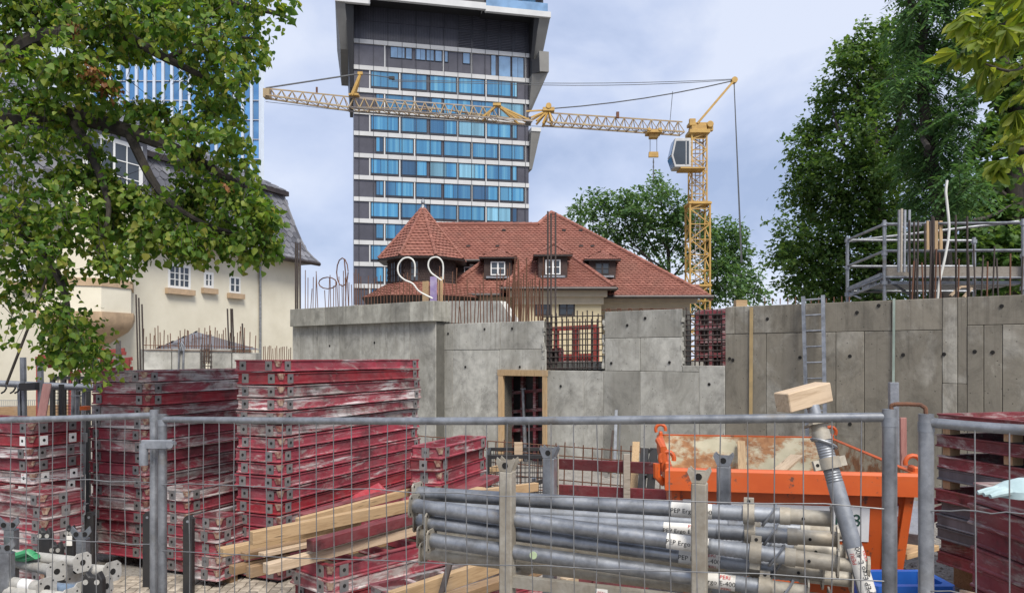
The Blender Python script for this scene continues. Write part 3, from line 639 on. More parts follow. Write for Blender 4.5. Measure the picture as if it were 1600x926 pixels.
# ------------------------------------------------------------------ tower crane
def crane():
    d = 50; cx, cy = XP(1090, d), d; up = V((0, 0, 1))
    t = thing('tower_crane', (cx, cy, 0), 'yellow tower crane with lattice jib, cab and trolley above the villa', 'crane')
    def mast(name, w, z0, z1, step, r, m, lad=False):
        b = MB(); h = w/2
        cs = [(cx-h, cy-h), (cx+h, cy-h), (cx+h, cy+h), (cx-h, cy+h)]
        for x, y in cs: b.bar((x, y, z0), (x, y, z1), r*2.4)
        k = 0; z = z0
        while z < z1-.05:
            zz = min(z+step, z1)
            for i in range(4):
                p, q = cs[i], cs[(i+1) % 4]
                if k % 2: p, q = q, p
                b.bar((*p, z), (*q, zz), r*1.5); b.bar((*p, zz), (*q, zz), r*1.3)
            z = zz; k += 1
        return b.build(name, m, t)
    mast('outer_mast', 1.3, 0, ZP(318, d), 1.0, .044, M['yellow'])
    mast('inner_mast', .98, ZP(322, d), ZP(212, d), .72, .034, M['yellow'])
    l_ = MB()
    for x in (-.15, .15): l_.bar((cx+x, cy, 0), (cx+x, cy, ZP(215, d)), .05)
    for k in range(50): l_.bar((cx-.15, cy, .3*k+2), (cx+.15, cy, .3*k+2), .03)
    l_.build('mast_ladder', M['cranegrey'], t)
    for z in (ZP(320, d), ZP(447, d)):
        MB().box((cx, cy, z), (1.5, 1.5, .12)).build('mast_collar', M['yellow'], t)
    zt = ZP(212, d)
    b = MB(); b.box((cx, cy, zt+.12), (1.35, 1.35, .24)); b.box((cx, cy, zt+.4), (1.0, 1.0, .35)); b.box((cx+.1, cy, zt+.68), (1.5, .7, .2)); b.box((cx+.75, cy-.3, zt+.45), (.35, .3, .5)); b.box((cx-.45, cy-.4, zt+.75), (.4, .25, .45))
    b.tube([(cx+.7, cy-.6, zt+.6), (cx+.7, cy+.6, zt+.6)], .22, 10); b.build('slewing_unit', M['yellow'], t, bevel=.02)
    # cab
    cb = MB(); w = 1.2; cxx = XP(1062, 49.2); zc0, zc1 = ZP(264, 49.2), ZP(219, 49.2)
    pr = [V((cxx-.42, 48.7, zc0)), V((cxx+.62, 48.7, zc0)), V((cxx+.62, 48.7, zc1)), V((cxx-.4, 48.7, zc1)), V((cxx-.64, 48.7, zc0+.75))]
    cab = MB().prism(pr, (0, 1.2, 0)).build('cab', M['cabwhite'], t, bevel=.03)
    c0 = sum(pr, V())/5
    ins = [c0+(p-c0)*.8 for p in pr]; MB().prism([p+V((0, -.012, 0)) for p in ins], (0, .03, 0)).build('side_window', M['wglass'], cab)
    q = [V((cxx-.655, 48.8, zc0+.8)), V((cxx-.655, 49.8, zc0+.8)), V((cxx-.43, 49.8, zc1-.12)), V((cxx-.43, 48.8, zc1-.12))]; MB().prism(q, (-.02, 0, 0)).build('front_window', M['tglass'], cab)
    q = [V((cxx-.45, 48.8, zc0+.08)), V((cxx-.45, 49.8, zc0+.08)), V((cxx-.655, 49.8, zc0+.68)), V((cxx-.655, 48.8, zc0+.68))]; MB().prism(q, (-.02, 0, 0)).build('lower_window', M['tglass'], cab)
    MB().box((cxx+.3, 48.68, zc0+.9), (.05, .02, 1.5)).build('door_bar', M['cabwhite'], cab)
    MB().box((cxx+.75, 49.3, zc0-.05), (1.6, 1.3, .08)).build('cab_platform', M['yellow'], cab)
    # jib
    J0, J1, J2, J3 = P(1066, 209, d), P(838, 192.5, 48.2), P(545, 170.5, 45.4), P(415, 151, 44.0)
    def truss(name, a, b, h0, h1, w, n_, mc, md, rr=.034):
        ax = (b-a); dn = ax.normalized(); sd = dn.cross(up).normalized()
        m1, m2 = MB(), MB()
        for s in (-1, 1): m1.bar(a+sd*s*w/2, b+sd*s*w/2, rr*2.6)
        m1.bar(a+up*h0, b+up*h1, rr*2.2)
        for i in range(n_):
            f0, f1 = i/n_, (i+1)/n_; fm = (f0+f1)/2
            tp = a+ax*fm+up*(h0+(h1-h0)*fm)
            for s in (-1, 1):
                m2.bar(a+ax*f0+sd*s*w/2, tp, rr*1.2); m2.bar(a+ax*f1+sd*s*w/2, tp, rr*1.2)
            m2.bar(a+ax*f0+sd*w/2, a+ax*f0-sd*w/2, rr*1.2); m2.bar(a+ax*f0+sd*w/2, a+ax*f1-sd*w/2, rr)
        o = m1.build(name, mc, t); m2.build('lattice', md, o); return o
    truss('inner_jib', J0, J1+(J0-J1)*.06, .78, .72, .8, 15, M['craneold'], M['craneold'])
    truss('middle_jib', J1-(J1-J2)*.03, J2, .1, .74, .8, 1, M['cranegrey'], M['craneold'])
    ax_ = J1+(J2-J1)*.22
    truss('middle_jib_truss', ax_, J2, .78, .74, .8, 15, M['cranegrey'], M['craneold'])
    truss('jib_tip', J2, J3, .74, .48, .66, 8, M['craneold'], M['craneold'], .03)
    b = MB(); tp = ax_+up*.95
    b.box(tp, (.5, .4, .16))
    for f in (.03, .1, .3): 
        for s in (-.4, .4): b.bar(tp, J1+(J2-J1)*f+V((0, s, 0)), .1)
    b.build('hinge_frame', M['yellow'], t)
    b = MB(); tp = P(857, 172, 48.4); b.box(tp, (.75, .5, .22)); b.tube([tp+V((0, -.3, .2)), tp+V((0, .3, .2))], .18, 10)
    for x, y in ((838, 192), (862, 193), (822, 190), (848, 196)):
        for s in (-.4, .4): b.bar(tp, P(x, y, 48.3)+V((0, s, 0)), .1)
    b.bar(P(822, 174, 48.2), tp, .09); b.build('fold_frame', M['yellow'], t)
    MB().box(J1+V((-.5, 0, .12)), (.3, .6, .4)).build('fold_pin', M['black'], t)
    b = MB(); at_ = P(563, 115, 45.5); ab = P(551, 152, 45.4)
    for s in (-.35, .35): b.bar(ab+V((0, s, 0)), at_, .12)
    b.box(ab+V((.1, 0, .1)), (.6, .5, .1)); b.box(at_, (.3, .2, .16)); b.build('tip_strut', M['yellow'], t)
    MB().box(J3+V((.1, 0, .15)), (.35, .5, .5)).build('jib_nose', M['craneold'], t)
    MB().box(P(495, 141, 44.9), (.1, .1, .35)).build('sensor_post', M['rust'], t); MB().box(P(965, 180, 49), (.18, .18, .4)).build('warning_lamp', M['rust'], t)
    # back strut and ropes
    ap = P(1147, 126, d); b = MB()
    for s in (-.35, .35): b.bar((cx-.1, cy+s, zt+.7), ap+V((0, s*.3, 0)), .13)
    b.tube([ap+V((0, -.2, 0)), ap+V((0, .2, 0))], .2, 10); b.build('back_strut', M['yellow'], t)
    def rope(p, q, r=.028, sag=0, name='rope'):
        p, q = V(p), V(q); pts = [p+(q-p)*(k/6)-up*sag*4*(k/6)*(1-k/6) for k in range(7)]; MB().tube(pts, r, 5).build(name, M['rope'], t)
    rope(ap, P(860, 170, 48.3), .04, .25); rope(ap+up*.1, P(842, 130, 47.8), .022, .1); rope(P(842, 130, 47.8), P(612, 125, 45.8), .022); rope(ap+up*.05, P(842, 133, 47.8), .022, .15); rope(P(842, 133, 47.8), P(612, 127, 45.8), .022)
    rope(at_, J3+up*.5, .05); rope(at_, P(612, 122, 45.8), .03); MB().box(P(612, 122, 45.8), (.35, .15, .16)).build('pulley', M['black'], t)
    rope(ap-up*.1, P(1158, 410, 49.8), .035); rope(ap-up*.1, P(1159.5, 410, 49.8), .03); rope(P(1051, 143, 49.7), P(1047, 188, 49.9), .02); rope(P(1070, 206, 49.6), J3-up*.3, .016, .35)
    # trolley, hook
    tr = P(1021, 208, 49.4); b = MB(); b.box(tr, (.95, 1.0, .16)); b.box(tr-up*.2, (.55, .5, .3)); 
    for sx in (-.35, .35): b.tube([tr+V((sx, -.55, .1)), tr+V((sx, .55, .1))], .11, 8)
    b.build('trolley', M['yellow'], t)
    hk = P(1021, 241, 49.4)
    for sx in (-.22, .22): rope(tr+V((sx, 0, -.1)), hk+V((sx, 0, .1)), .02)
    b = MB(); b.prism([hk+V((-.32, -.1, -.2)), hk+V((.32, -.1, -.2)), hk+V((.3, -.1, .14)), hk+V((-.3, -.1, .14))], (0, .2, 0)); b.build('hook_block', M['yellow'], t)
    b = MB()
    for k in range(9): b.box(hk-up*(.35+.16*k), (.09 if k % 2 else .05, .05 if k % 2 else .09, .14))
    b.build('hook_chain', M['rope'], t)
crane()
# ------------------------------------------------------------------ concrete building under construction
WU = V((.8, -.6, 0)); WN = V((-.6, -.8, 0)); W0 = V((XP(850, 16), 16, 0)); UP = V((0, 0, 1))
def ws(x, off=0):                                     # metres along the wall line (moved off metres to the front) at photo column x
    k = (x-800)/F; o = W0+WN*off; return (k*o.y-o.x)/(WU.x-k*WU.y)
def wp(x, y, off=0):
    p = W0+WN*off+WU*ws(x, off); return V((p.x, p.y, ZP(y, p.y)))
_bar = MB().tube([(0, 0, 0), (0, 0, 1)], 1, 6).mesh('rebar', M['rust'], True)
_bard = MB().tube([(0, 0, 0), (0, 0, 1)], 1, 6).mesh('rebar_dark', M['rustd'], True)
def rebar(parent, p0, p1, r=.012, dark=False, name='rebar'):
    p0, p1 = V(p0), V(p1); org = ORG.get(parent.name, V())
    return inst(name, _bard if dark else _bar, parent, p0-org, align(p0, p1), (r, r, (p1-p0).length))
_hole = MB().tube([(0, 0, 0), (0, .006, 0)], [.03, .025], 10).mesh('tie_hole', M['hole'])
def wall_slab(parent, name, m, s0, s1, z0, z1, off, thick, gap=.0035):
    return MB().hexa(W0+WU*(s0+gap)+WN*off+UP*(z0+gap), WU*(s1-s0-2*gap), WN*-thick, UP*(z1-z0-2*gap)).build(name, m, parent, bevel=.006)
def holes(parent, pts, off):
    org = ORG[parent.name]
    for x, y in pts: inst('tie_hole', _hole, parent, wp(x, y, off+.001)-org, (0, 0, math.atan2(WN.y, WN.x)-math.pi/2))

site = thing('concrete_wall', W0, 'long raw concrete wall with formwork joints, a doorway and two rebar-filled gaps', 'wall')
s = ws
TOP1, TOP2 = 3.08, 3.21
# core behind the joints (pieces around door and gaps)
D0, D1 = s(787), s(849); G0, G1, G1b = s(850), s(943), s(945); H0, H1 = s(1068), s(1133); E1 = s(1600)+3
def core(s0, s1, z0, z1): MB().hexa(W0+WU*s0-WN*.03+UP*z0, WU*(s1-s0), -WN*.27, UP*(z1-z0)).build('wall_core', M['core'], site)
core(s(672), D0, -.2, TOP1-.02); core(D0, D1, 1.96, TOP1-.02); core(D1, G0, -.2, TOP1-.02); core(G0, G1, -.2, 2.02); core(G1, H0, -.2, TOP2-.03); core(H0, H1, -.2, 2.14); core(H1, E1, -.2, TOP2-.02)
def cols(xs, z0, z1, m, name='concrete_panel'):
    for a, b in zip(xs[:-1], xs[1:]): wall_slab(site, name, m, s(a), s(b), z0, z1, random.uniform(-.004, .006), .03)
cols([672, 707, 782, 849.5], 2.47, TOP1, M['conc']); cols([672, 707, 780], -.1, 2.47, M['conc']); cols([780, 853], 1.98, 2.47, M['conc'])
cols([853, 912, 943], -.1, 2.03, M['conc']); cols([849.5, 853], -.1, 2.03, M['conc'])
cols([945, 1066], 2.68, TOP2, M['conc']); cols([945, 1000, 1066], 2.03, 2.68, M['conc']); cols([943, 1000, 1092], -.1, 2.03, M['conc'])
cols([1066, 1092], 2.03, 2.15, M['conc']); cols([1092, 1133], -.1, 2.15, M['conc'])
cols([1133, 1148, 1258, 1393, 1472], 2.72, TOP2, M['conc_damp']); cols([1133, 1197, 1306, 1350, 1472], -.1, 2.72, M['conc_damp'])
cols([1472, 1496, 1511], 1.9, TOP2, M['conc_damp']); cols([1472, 1496, 1511], -.1, 1.9, M['conc_damp']); cols([1511, 1640, 1760], 2.78, TOP2, M['conc_damp']); cols([1511, 1537, 1566, 1640, 1760], -.1, 2.78, M['conc_damp'])
holes(site, [(693, 565), (727, 573), (812, 573), (700, 521), (757, 514), (800, 513), (955, 567), (1046, 566), (980, 508), (1008, 497), (1140, 560), (1145, 562), (1199, 498), (1250, 558), (1328, 556), (1339, 488), (1373, 477), (1411, 554), (1475, 553), (1523, 549), (1551, 550), (1565, 478), (876, 603), (1108, 600), (900, 660), (1328, 662)], .008)
# broken edges of the gaps: rough lumps of concrete
lump = MB()
for x, (y0, y1) in ((943.5, (492, 576)), (1067, (490, 570)), (849.5, (505, 578))):
    for k in range(26):
        p = wp(x+random.uniform(-1.2, 1.2), random.uniform(y0, y1), random.uniform(-.1, .0)); q = random.uniform(.02, .05)
        lump.loft([[p+V((random.uniform(.5, 1)*q*math.cos(a*1.26), random.uniform(.5, 1)*q*math.sin(a*1.26), h*q)) for a in range(5)] for h in (-1, 0, 1)])
lump.build('rough_edge', M['conc'], site, smooth='fix', kind='stuff')
# door frame of boards
dj = [(s(780), s(787), -.1, 1.96), (s(849), s(855), -.1, 1.96)]
for a, b, z0, z1 in dj: MB().hexa(W0+WU*a+WN*.04+UP*z0, WU*(b-a), -WN*.33, UP*(z1-z0)).build('door_frame_board', M['woodv'], site)
MB().hexa(W0+WU*s(779)+WN*.045+UP*1.9, WU*(s(856)-s(779)), -WN*.33, UP*.13).build('door_frame_head', M['woodv'], site)
# left block with cap
lb = thing('concrete_stair_block', W0+WU*s(570, .3), 'grey concrete stair block with a projecting cap beam beside the long wall', 'wall')
def ls(x): return s(x, .3)
a0, a1 = ls(457), ls(681)
MB().hexa(W0+WU*a0+WN*.27-UP*.1, WU*(a1-a0), -WN*2.2, UP*3.22).build('wall_core', M['core'], lb)
xs = [457, 468, 496, 530, 561, 605, 640, 681]
for a, b in zip(xs[:-1], xs[1:]): wall_slab(lb, 'concrete_panel', M['conc'], ls(a), ls(b), -.1, 3.14, .3+random.uniform(-.004, .004), .03)
c0, c1 = s(453, .45), s(677, .45); xs = [453, 486, 507, 560, 566, 610, 640, 677]
for a, b in zip(xs[:-1], xs[1:]): wall_slab(lb, 'cap_beam_section', M['conc_cap'], s(a, .45), s(b, .45), 3.13, 3.6, .45+random.uniform(-.003, .003), .6, .003)
holes(lb, [(515, 540), (585, 535), (622, 498), (650, 491)], .305)
for x in (470, 500, 625, 655): pass
# pale stair parapet behind
pp = MB().prism([wp(681, 470, -1.2), wp(781, 470, -1.2), wp(806, 505, -1.2), wp(806, 560, -1.2), wp(681, 560, -1.2)], -WN*.25).build('stair_parapet', M['conc_new'], label='pale concrete stair parapet with sloping end behind the long wall', cat='wall')
# low wall at left with rebar
def low_wall():
    d = 15.5; a, b = P(207, 545, d), P(400, 545, d); zt = a.z
    t = thing('low_concrete_wall', ((a.x+b.x)/2, d, 0), 'low concrete wall with a comb of rebar and a caged gap behind the red stacks', 'wall')
    xs = [207, 224, 268, 313, 362, 400]
    for k, (p, q) in enumerate(zip(xs[:-1], xs[1:])):
        x0, x1 = XP(p, d)+.01, XP(q, d)-.01
        if k == 3: x0 += .18
        y0 = ZP(551, d) if k == 4 else zt
        MB().hexa((x0, d+(.25 if k == 0 else 0), -.1), (x1-x0, 0, 0), (0, .3, 0), (0, 0, y0+.1)).build('concrete_panel', M['conc'], t, bevel=.006)
    for x in range(218, 396, 4):
        if random.random() < .8: rebar(t, (XP(x, d), d+.15, zt-.3), (XP(x+random.uniform(-2, 2), d), d+.15, zt+random.uniform(.25, .5)), .009)
    for x, y in ((212, 460), (216, 465), (221, 475), (356, 482), (360, 482), (364, 482), (379, 505)):
        rebar(t, (XP(x, d), d+.1, zt-.5), P(x+random.uniform(-1, 1), y, d), .017, True)
    for k in range(9): rebar(t, (XP(316, d), d-.02, zt-.05-.1*k), (XP(332, d), d-.02, zt-.05-.1*k), .01, True)
    for x in (316, 321, 326, 331): rebar(t, (XP(x, d), d-.03, zt-1), (XP(x, d), d-.03, zt+.1), .01, True)
    for y in (541, 548): rebar(t, P(225, y-2, d-.02), P(395, y+1, d-.02), .009)
    hs = MB(); hs.tube([P(283, 548, d-.05), P(281, 538, d-.05), P(284, 534, d-.06), P(287, 540, d-.06), P(286, 580, d-.05)], .02, 7); hs.tube([P(279, 580, d-.05), P(280, 545, d-.05), P(283, 536, d-.08), P(286, 548, d-.08)], .018, 7); hs.build('hose_loop', M['galv'], t, smooth=True)
    t2 = thing('low_concrete_kerb_wall', (XP(435, 21), 21, 0), 'low concrete strip with a row of pale rebar beside the stair block', 'wall')
    MB().hexa((XP(408, 21), 21, -.1), (XP(458, 21)-XP(408, 21), 0, 0), (0, .3, 0), (0, 0, ZP(562, 21)+.1)).build('concrete_panel', M['conc_new'], t2)
    for x in range(412, 456, 3): rebar(t2, P(x, 566, 21.1), P(x+random.uniform(-1, 1), random.uniform(538, 545), 21.1), .011)
low_wall()

# starter bars on the walls
for x in range(469, 560, 4):
    if random.random() < .9: rebar(lb, wp(x, 490, -.1), wp(x+random.uniform(-3, 3), random.uniform(418, 455), -.1), .011)
for x in range(530, 682, 5): rebar(lb, wp(x, 480, -.6), wp(x+random.uniform(-2, 2), random.uniform(425, 450), -.6), .011)
for x, y in ((462, 378), (465, 380), (469, 378)): rebar(lb, wp(x, 500, .1), wp(x, y, .1), .024, True)
for x in list(range(686, 850, 5)):
    rebar(site, wp(x, 512, -.2), wp(x+random.uniform(-3, 3), random.uniform(405, 462) if random.random() < .6 else random.uniform(440, 480), -.2), .0115)
for k in range(22):
    x = random.uniform(790, 850); rebar(site, wp(x, 510, -.35), wp(x+random.uniform(-3, 3), random.uniform(400, 450), -.35), .012)
for x, y in ((856, 330), (861, 333), (868, 332)):
    rebar(site, wp(x, 585, -.12), wp(x, y, -.12), .019, True)
for x in range(854, 943, 8): rebar(site, wp(x, 578, -.12), wp(x+random.uniform(-1, 1), random.uniform(484, 496), -.12), .013, True)
for y in range(495, 578, 9): rebar(site, wp(849, y, -.1), wp(943, y-2, -.1), .013, True)
for x in range(852, 940, 9): rebar(site, wp(x, 578, -.26), wp(x, 498, -.26), .012, True)
for x in range(1072, 1133, 7): rebar(site, wp(x, 572, -.12), wp(x+random.uniform(-1, 1), random.uniform(480, 490), -.12), .013, True)
for y in range(492, 572, 8): rebar(site, wp(1068, y, -.1), wp(1133, y-1, -.1), .013, True)
for x in range(948, 1066, 17):                        # stirrup hoops on the middle top
    for dx in (0, 5): rebar(site, wp(x+dx, 492, -.15), wp(x+dx, 482, -.15), .01)
    rebar(site, wp(x, 482, -.15), wp(x+5, 482, -.15), .01)
rebar(site, wp(940, 484, -.18), wp(1068, 482, -.18), .01)
for x in range(1195, 1330, 12): rebar(site, wp(x, 475, -.15), wp(x, random.uniform(462, 467), -.15), .01)
for x in range(1425, 1625, 9):
    if random.random() < .85: rebar(site, wp(x, 470, -.15), wp(x+random.uniform(-4, 4), random.uniform(382, 412), -.15), .0125, random.random() < .6)
for x, y in ((1422, 344), (1429, 346), (1455, 345), (1458, 340), (1494, 336), (1512, 338), (1446, 350), (1433, 345)):
    rebar(site, wp(x, 470, -.2), wp(x+random.uniform(-2, 2), y, -.2), .016, True)
# bent rebar loops at left
lp = MB()
for cx_, cy_, rx, ry in ((535, 425, 9, 22), (512, 442, 14, 9)):
    pts = [wp(cx_+rx*math.cos(a), cy_+ry*math.sin(a), -.2) for a in [k*.52 for k in range(13)]]; lp.tube(pts, .016, 6)
lp.tube([wp(540, 470, -.2), wp(541, 440, -.2), wp(538, 405, -.2)], .016, 6); lp.build('bent_rebar', M['rust'], lb, smooth=True)

# white conduit canes
def cane(pts, label, d, r=.019):
    P_ = [P(x, y, d) for x, y in pts]; q = []
    for i in range(len(P_)-1):
        for k in range(4):
            t = k/4; a = P_[max(i-1, 0)]; b = P_[i]; c = P_[i+1]; e_ = P_[min(i+2, len(P_)-1)]
            q.append(.5*((2*b)+(c-a)*t+(2*a-5*b+4*c-e_)*t*t+(3*b-a-3*c+e_)*t**3))
    q.append(P_[-1]); return MB().tube(q, r, 8).build('conduit', M['conduit'], smooth=True, label=label, cat='conduit', group='white conduits sticking out of the concrete')
M['conduit'] = simple('white_plastic_pipe', (.66, .65, .6), (.55, .54, .5), 5, .45, amt=.04)
cane([(648, 432), (648, 412), (641, 403), (630, 404), (622, 415), (623, 428), (632, 437), (645, 443), (655, 455), (676, 466)], 'white conduit bent like a cane, its hook facing the villa turret, over the cap beam', 17.6)
cane([(692, 436), (692, 412), (684, 402), (673, 404), (669, 414), (673, 425), (683, 433), (690, 438)], 'white conduit bent into a loop beside wooden boards on the cap beam', 17.7)
cane([(1465, 466), (1468, 440), (1477, 400), (1483, 360), (1480, 320), (1478, 300), (1480, 282)], 'tall white flexible pipe curving up in front of the scaffold', 12.2, .02)
for x0, x1, y0, m, l in ((660, 668, 438, 'wood', 'pale board on edge behind the two bent conduits'), (684, 690, 432, 'wood', 'narrow upright board next to a purple-edged strip on the cap beam')):
    MB().hexa(wp(x0, 472, -.35), WU*(ws(x1)-ws(x0)), -WN*.05, UP*(472-y0)/F*17.8).build('upright_board', M[m], label=l, cat='board')
M['purple'] = simple('purple_foam', (.35, .25, .5), (.5, .42, .6), 5, .8)
MB().hexa(wp(672, 472, -.3), WU*.18, -WN*.05, UP*.62).build('foam_strip', M['purple'], label='purple foam strip standing between boards on the cap beam', cat='foam strip')

# ------------------------------------------------------------------ formwork seen through the openings
def grid_form(name, label, x0, x1, y0, y1, off, m, face, nx, ny, r=.05, back=True):
    a = wp(x0, y1, off); b = wp(x1, y1, off); h = (y1-y0)/F*a.y; u = (b-a); t = thing(name, a, label, 'formwork')
    if back: MB().hexa(a-WN*.1, u, -WN*.03, UP*h).build('facing', face, t)
    for k in range(nx+1):
        p = a+u*(k/nx); MB().hexa(p-WU*r/2, WU*r, -WN*.1, UP*h).build('upright', m, t)
    for k in range(ny+1):
        p = a+UP*(h*k/ny-r/2); MB().hexa(p+WN*.012, u, -WN*.09, UP*r).build('crossbar', m, t)
    return t
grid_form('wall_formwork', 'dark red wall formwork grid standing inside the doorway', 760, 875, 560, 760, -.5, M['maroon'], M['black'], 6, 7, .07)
grid_form('wall_formwork', 'bright red formwork frame seen through the rebar of the wider gap', 838, 930, 515, 600, -1.6, M['redframe'], M['plaster2'], 3, 2, .1, False)
MB().hexa(wp(848, 577, -1.9), WU*(ws(935)-ws(848)), -WN*.04, UP*.35).build('red_board', M['redframe'], label='red board low behind the rebar of the wider gap', cat='board')
grid_form('wall_formwork', 'maroon formwork panel seen through the rebar of the narrower gap', 1090, 1150, 488, 600, -1.2, M['maroon'], M['ply'], 3, 5, .09)
# inner slab that keeps the rooms behind the doorway dark
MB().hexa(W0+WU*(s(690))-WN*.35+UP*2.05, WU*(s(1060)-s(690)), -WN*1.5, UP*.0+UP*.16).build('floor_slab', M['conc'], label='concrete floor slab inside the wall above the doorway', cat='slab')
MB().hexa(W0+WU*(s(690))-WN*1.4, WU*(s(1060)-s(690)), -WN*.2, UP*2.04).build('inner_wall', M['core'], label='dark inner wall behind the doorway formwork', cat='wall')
def simple_prop(p0, p1, label, r=.032, name='steel_prop'):
    t = thing(name, p0, label, 'prop'); p0, p1 = V(p0), V(p1); m_ = p0+(p1-p0)*.6
    MB().tube([p0, m_], r, 10).build('outer_tube', M['galvd'], t, smooth=True); MB().tube([m_, p1], r*.8, 10).build('inner_tube', M['galv'], t, smooth=True)
    MB().tube([m_-(p1-p0).normalized()*.08, m_+(p1-p0).normalized()*.04], r*1.5, 10).build('collar', M['galv'], t)
    MB().box(p1, (.12, .12, .012)).build('end_plate', M['galv'], t); MB().box(p0, (.12, .12, .012)).build('end_plate', M['galv'], t); return t
simple_prop(wp(822, 735, -.36), wp(817, 607, -.36), 'grey adjustable prop leaning inside the doorway', .045)

# ladder
def ladder():
    t = thing('ladder', wp(1277, 700, .5), 'aluminium ladder leaning against the damp concrete wall', 'ladder')
    L0, L1, R0, R1 = wp(1262, 700, .5), wp(1255, 463, .1), wp(1290, 700, .5), wp(1286, 461, .1)
    for a, b in ((L0, L1), (R0, R1)): MB().bar(a, b, .06, .03, up=WN).build('rail', M['galv'], t)
    for k in range(10):
        f = .03+k*.105; MB().tube([L0+(L1-L0)*f, R0+(R1-R0)*f], .016, 8).build('rung', M['galv'], t)
ladder()
M['strapy'] = simple('tan_strap', (.42, .3, .14), (.33, .24, .12), 5, .8); M['strapg'] = simple('green_strap', (.3, .36, .31), (.22, .27, .23), 5, .8)
def strap(x, y0, y1, m, w, label):
    a, b = wp(x, y1, .03), wp(x+1, y0, .03); MB().bar(a, b, w, .008, up=WN).build('strap', M[m], label=label, cat='strap')
strap(1173, 480, 648, 'strapy', .06, 'tan webbing strap hanging down the concrete wall'); strap(1396, 466, 600, 'strapg', .035, 'green webbing strap hanging from the scaffold side of the wall')
MB().box(wp(1157, 475, -.15), (.2, .15, .14)).build('wood_block', M['wood'], label='small wood block on the wall top beside the tan strap', cat='block')

# ------------------------------------------------------------------ scaffold on the wall
def scaffold():
    t = thing('scaffold', wp(1450, 460, -1.0), 'galvanised guard-rail scaffold platform standing behind the damp wall', 'scaffold')
    A = P(1324, 470, 14.0); B = P(1382, 470, 12.9); C = P(1599, 470, 11.7); Dd = P(1522, 470, 13.2)
    def post(p, ytop, d): 
        q = V((p.x, p.y, ZP(ytop, p.y))); MB().tube([V((p.x, p.y, 0)), q], .03, 10).build('standard', M['galv'], t, smooth=True)
        for z in (.0, .5, 1.0): MB().tube([q-UP*(z+.1), q-UP*(z+.04)], .048, 8).build('rosette', M['galvd'], t)
    post(A, 370, 14); post(B, 344, 12.9); post(C, 342, 11.7); post(Dd, 371, 13.2)
    def rail(p, q, name='guard_rail', r=.024, m='galv'): MB().tube([p, q], r, 8).build(name, M[m], t, smooth=True)
    def h(p, y): return V((p.x, p.y, ZP(y, p.y)))
    for ya, yb, yc, yd in ((375, 350, 348, 376), (416, 392, 391, 416), (455, 433, 434, 455)):
        rail(h(A, ya), h(B, yb)); rail(h(B, yb), h(C, yc)); rail(h(A, ya), h(Dd, yd))
    rail(h(A, 377), P(1592, 346, 13.0)); rail(P(1440, 352, 12.5), h(B, 350)); rail(h(B, 434), P(1430, 466, 12.9), 'brace', .024)
    rail(h(A, 456), P(1345, 466, 13.6), 'brace', .02)
    MB().hexa(h(B, 432)+V((.02, .02, 0)), h(C, 432)-h(B, 432), V((0, .03, 0)), UP*.16).build('toe_board', M['woodg'], t)
    dk = h(B, 443)
    for k in range(3):
        o = V((.12*0, .34*k+.06, 0)); MB().hexa(dk+o, h(C, 443)-h(B, 443), V((.1, .31, 0)), UP*.05).build('deck_board', M['galvd'], t)
    b = MB(); p, q = h(A, 452), h(B, 428)+V((0, .1, 0)); b.bar(p, q, .05, .06); b.bar(p-UP*.14, q-UP*.14, .05, .03)
    for k in range(7): b.bar(p+(q-p)*k/6, p+(q-p)*k/6-UP*.14, .03)
    b.build('access_beam', M['galvd'], t)
    for x in (1404, 1413, 1420): MB().bar(P(x, 425, 12.6), P(x+1, 328, 12.6), .032, .032).build('spare_tube', M['galvd'], t)
    MB().bar(P(1408, 425, 12.5), P(1409, 326, 12.5), .03).build('spare_tube', M['woodg'], t)
    for x in (1450, 1463, 1470): MB().bar(P(x, 390, 12.4), P(x, 345, 12.4), .05, .02).build('hanging_slat', M['woodv'], t)
    MB().tube([P(1457, 470, 12.1), P(1457, 338, 12.1)], .02, 8).build('standard', M['rustd'], t, smooth=True)
    MB().bar(P(1485, 462, 12.2), P(1500, 448, 12.2), .06, .03).build('timber_wedge', M['woodp'], t); MB().bar(P(1500, 448, 12.2), P(1520, 447, 12.2), .05, .03).build('timber_wedge', M['woodp'], t); MB().bar(P(1506, 464, 12.1), P(1518, 450, 12.1), .06, .03).build('timber_wedge', M['woodp'], t)
scaffold()
# ------------------------------------------------------------------ trees
def leafmat(name, stops, trans=.35, rough=.5):
    n = NT(name); rp = n.n('ShaderNodeNewGeometry').outputs['Random Per Island']
    oi = n.orand(); mixr = n.n('ShaderNodeMath', {0: rp, 1: oi}, operation='ADD').outputs[0]; fr = n.n('ShaderNodeMath', {0: mixr}, operation='FRACT').outputs[0]
    c = n.ramp(fr, stops); n.fin(c, rough, 0, .3)
    tr = n.n('ShaderNodeBsdfTranslucent', {'Color': n.mix(1.0, c, (1.25, 1.3, .6), 'MULTIPLY')}); ms = n.n('ShaderNodeMixShader', {0: trans})
    n.t.links.new(n.b.outputs[0], ms.inputs[1]); n.t.links.new(tr.outputs[0], ms.inputs[2]); n.t.links.new(ms.outputs[0], n.out.inputs[0]); return n.m
M['leafn'] = leafmat('linden_leaf', [(0, (.045, .105, .016)), (.3, (.09, .175, .028)), (.6, (.15, .235, .038)), (.92, (.26, .31, .055)), (1, (.3, .27, .06))], .5)
M['leafr'] = leafmat('dark_leaf', [(0, (.047, .102, .032)), (.5, (.093, .17, .05)), (1, (.17, .25, .072))], .48)
M['leafa'] = leafmat('ailanthus_leaf', [(0, (.045, .104, .046)), (.5, (.083, .163, .067)), (1, (.135, .235, .095))], .46)
M['leafm'] = leafmat('locust_leaf', [(0, (.055, .115, .05)), (.5, (.095, .18, .07)), (1, (.16, .25, .095))], .45)
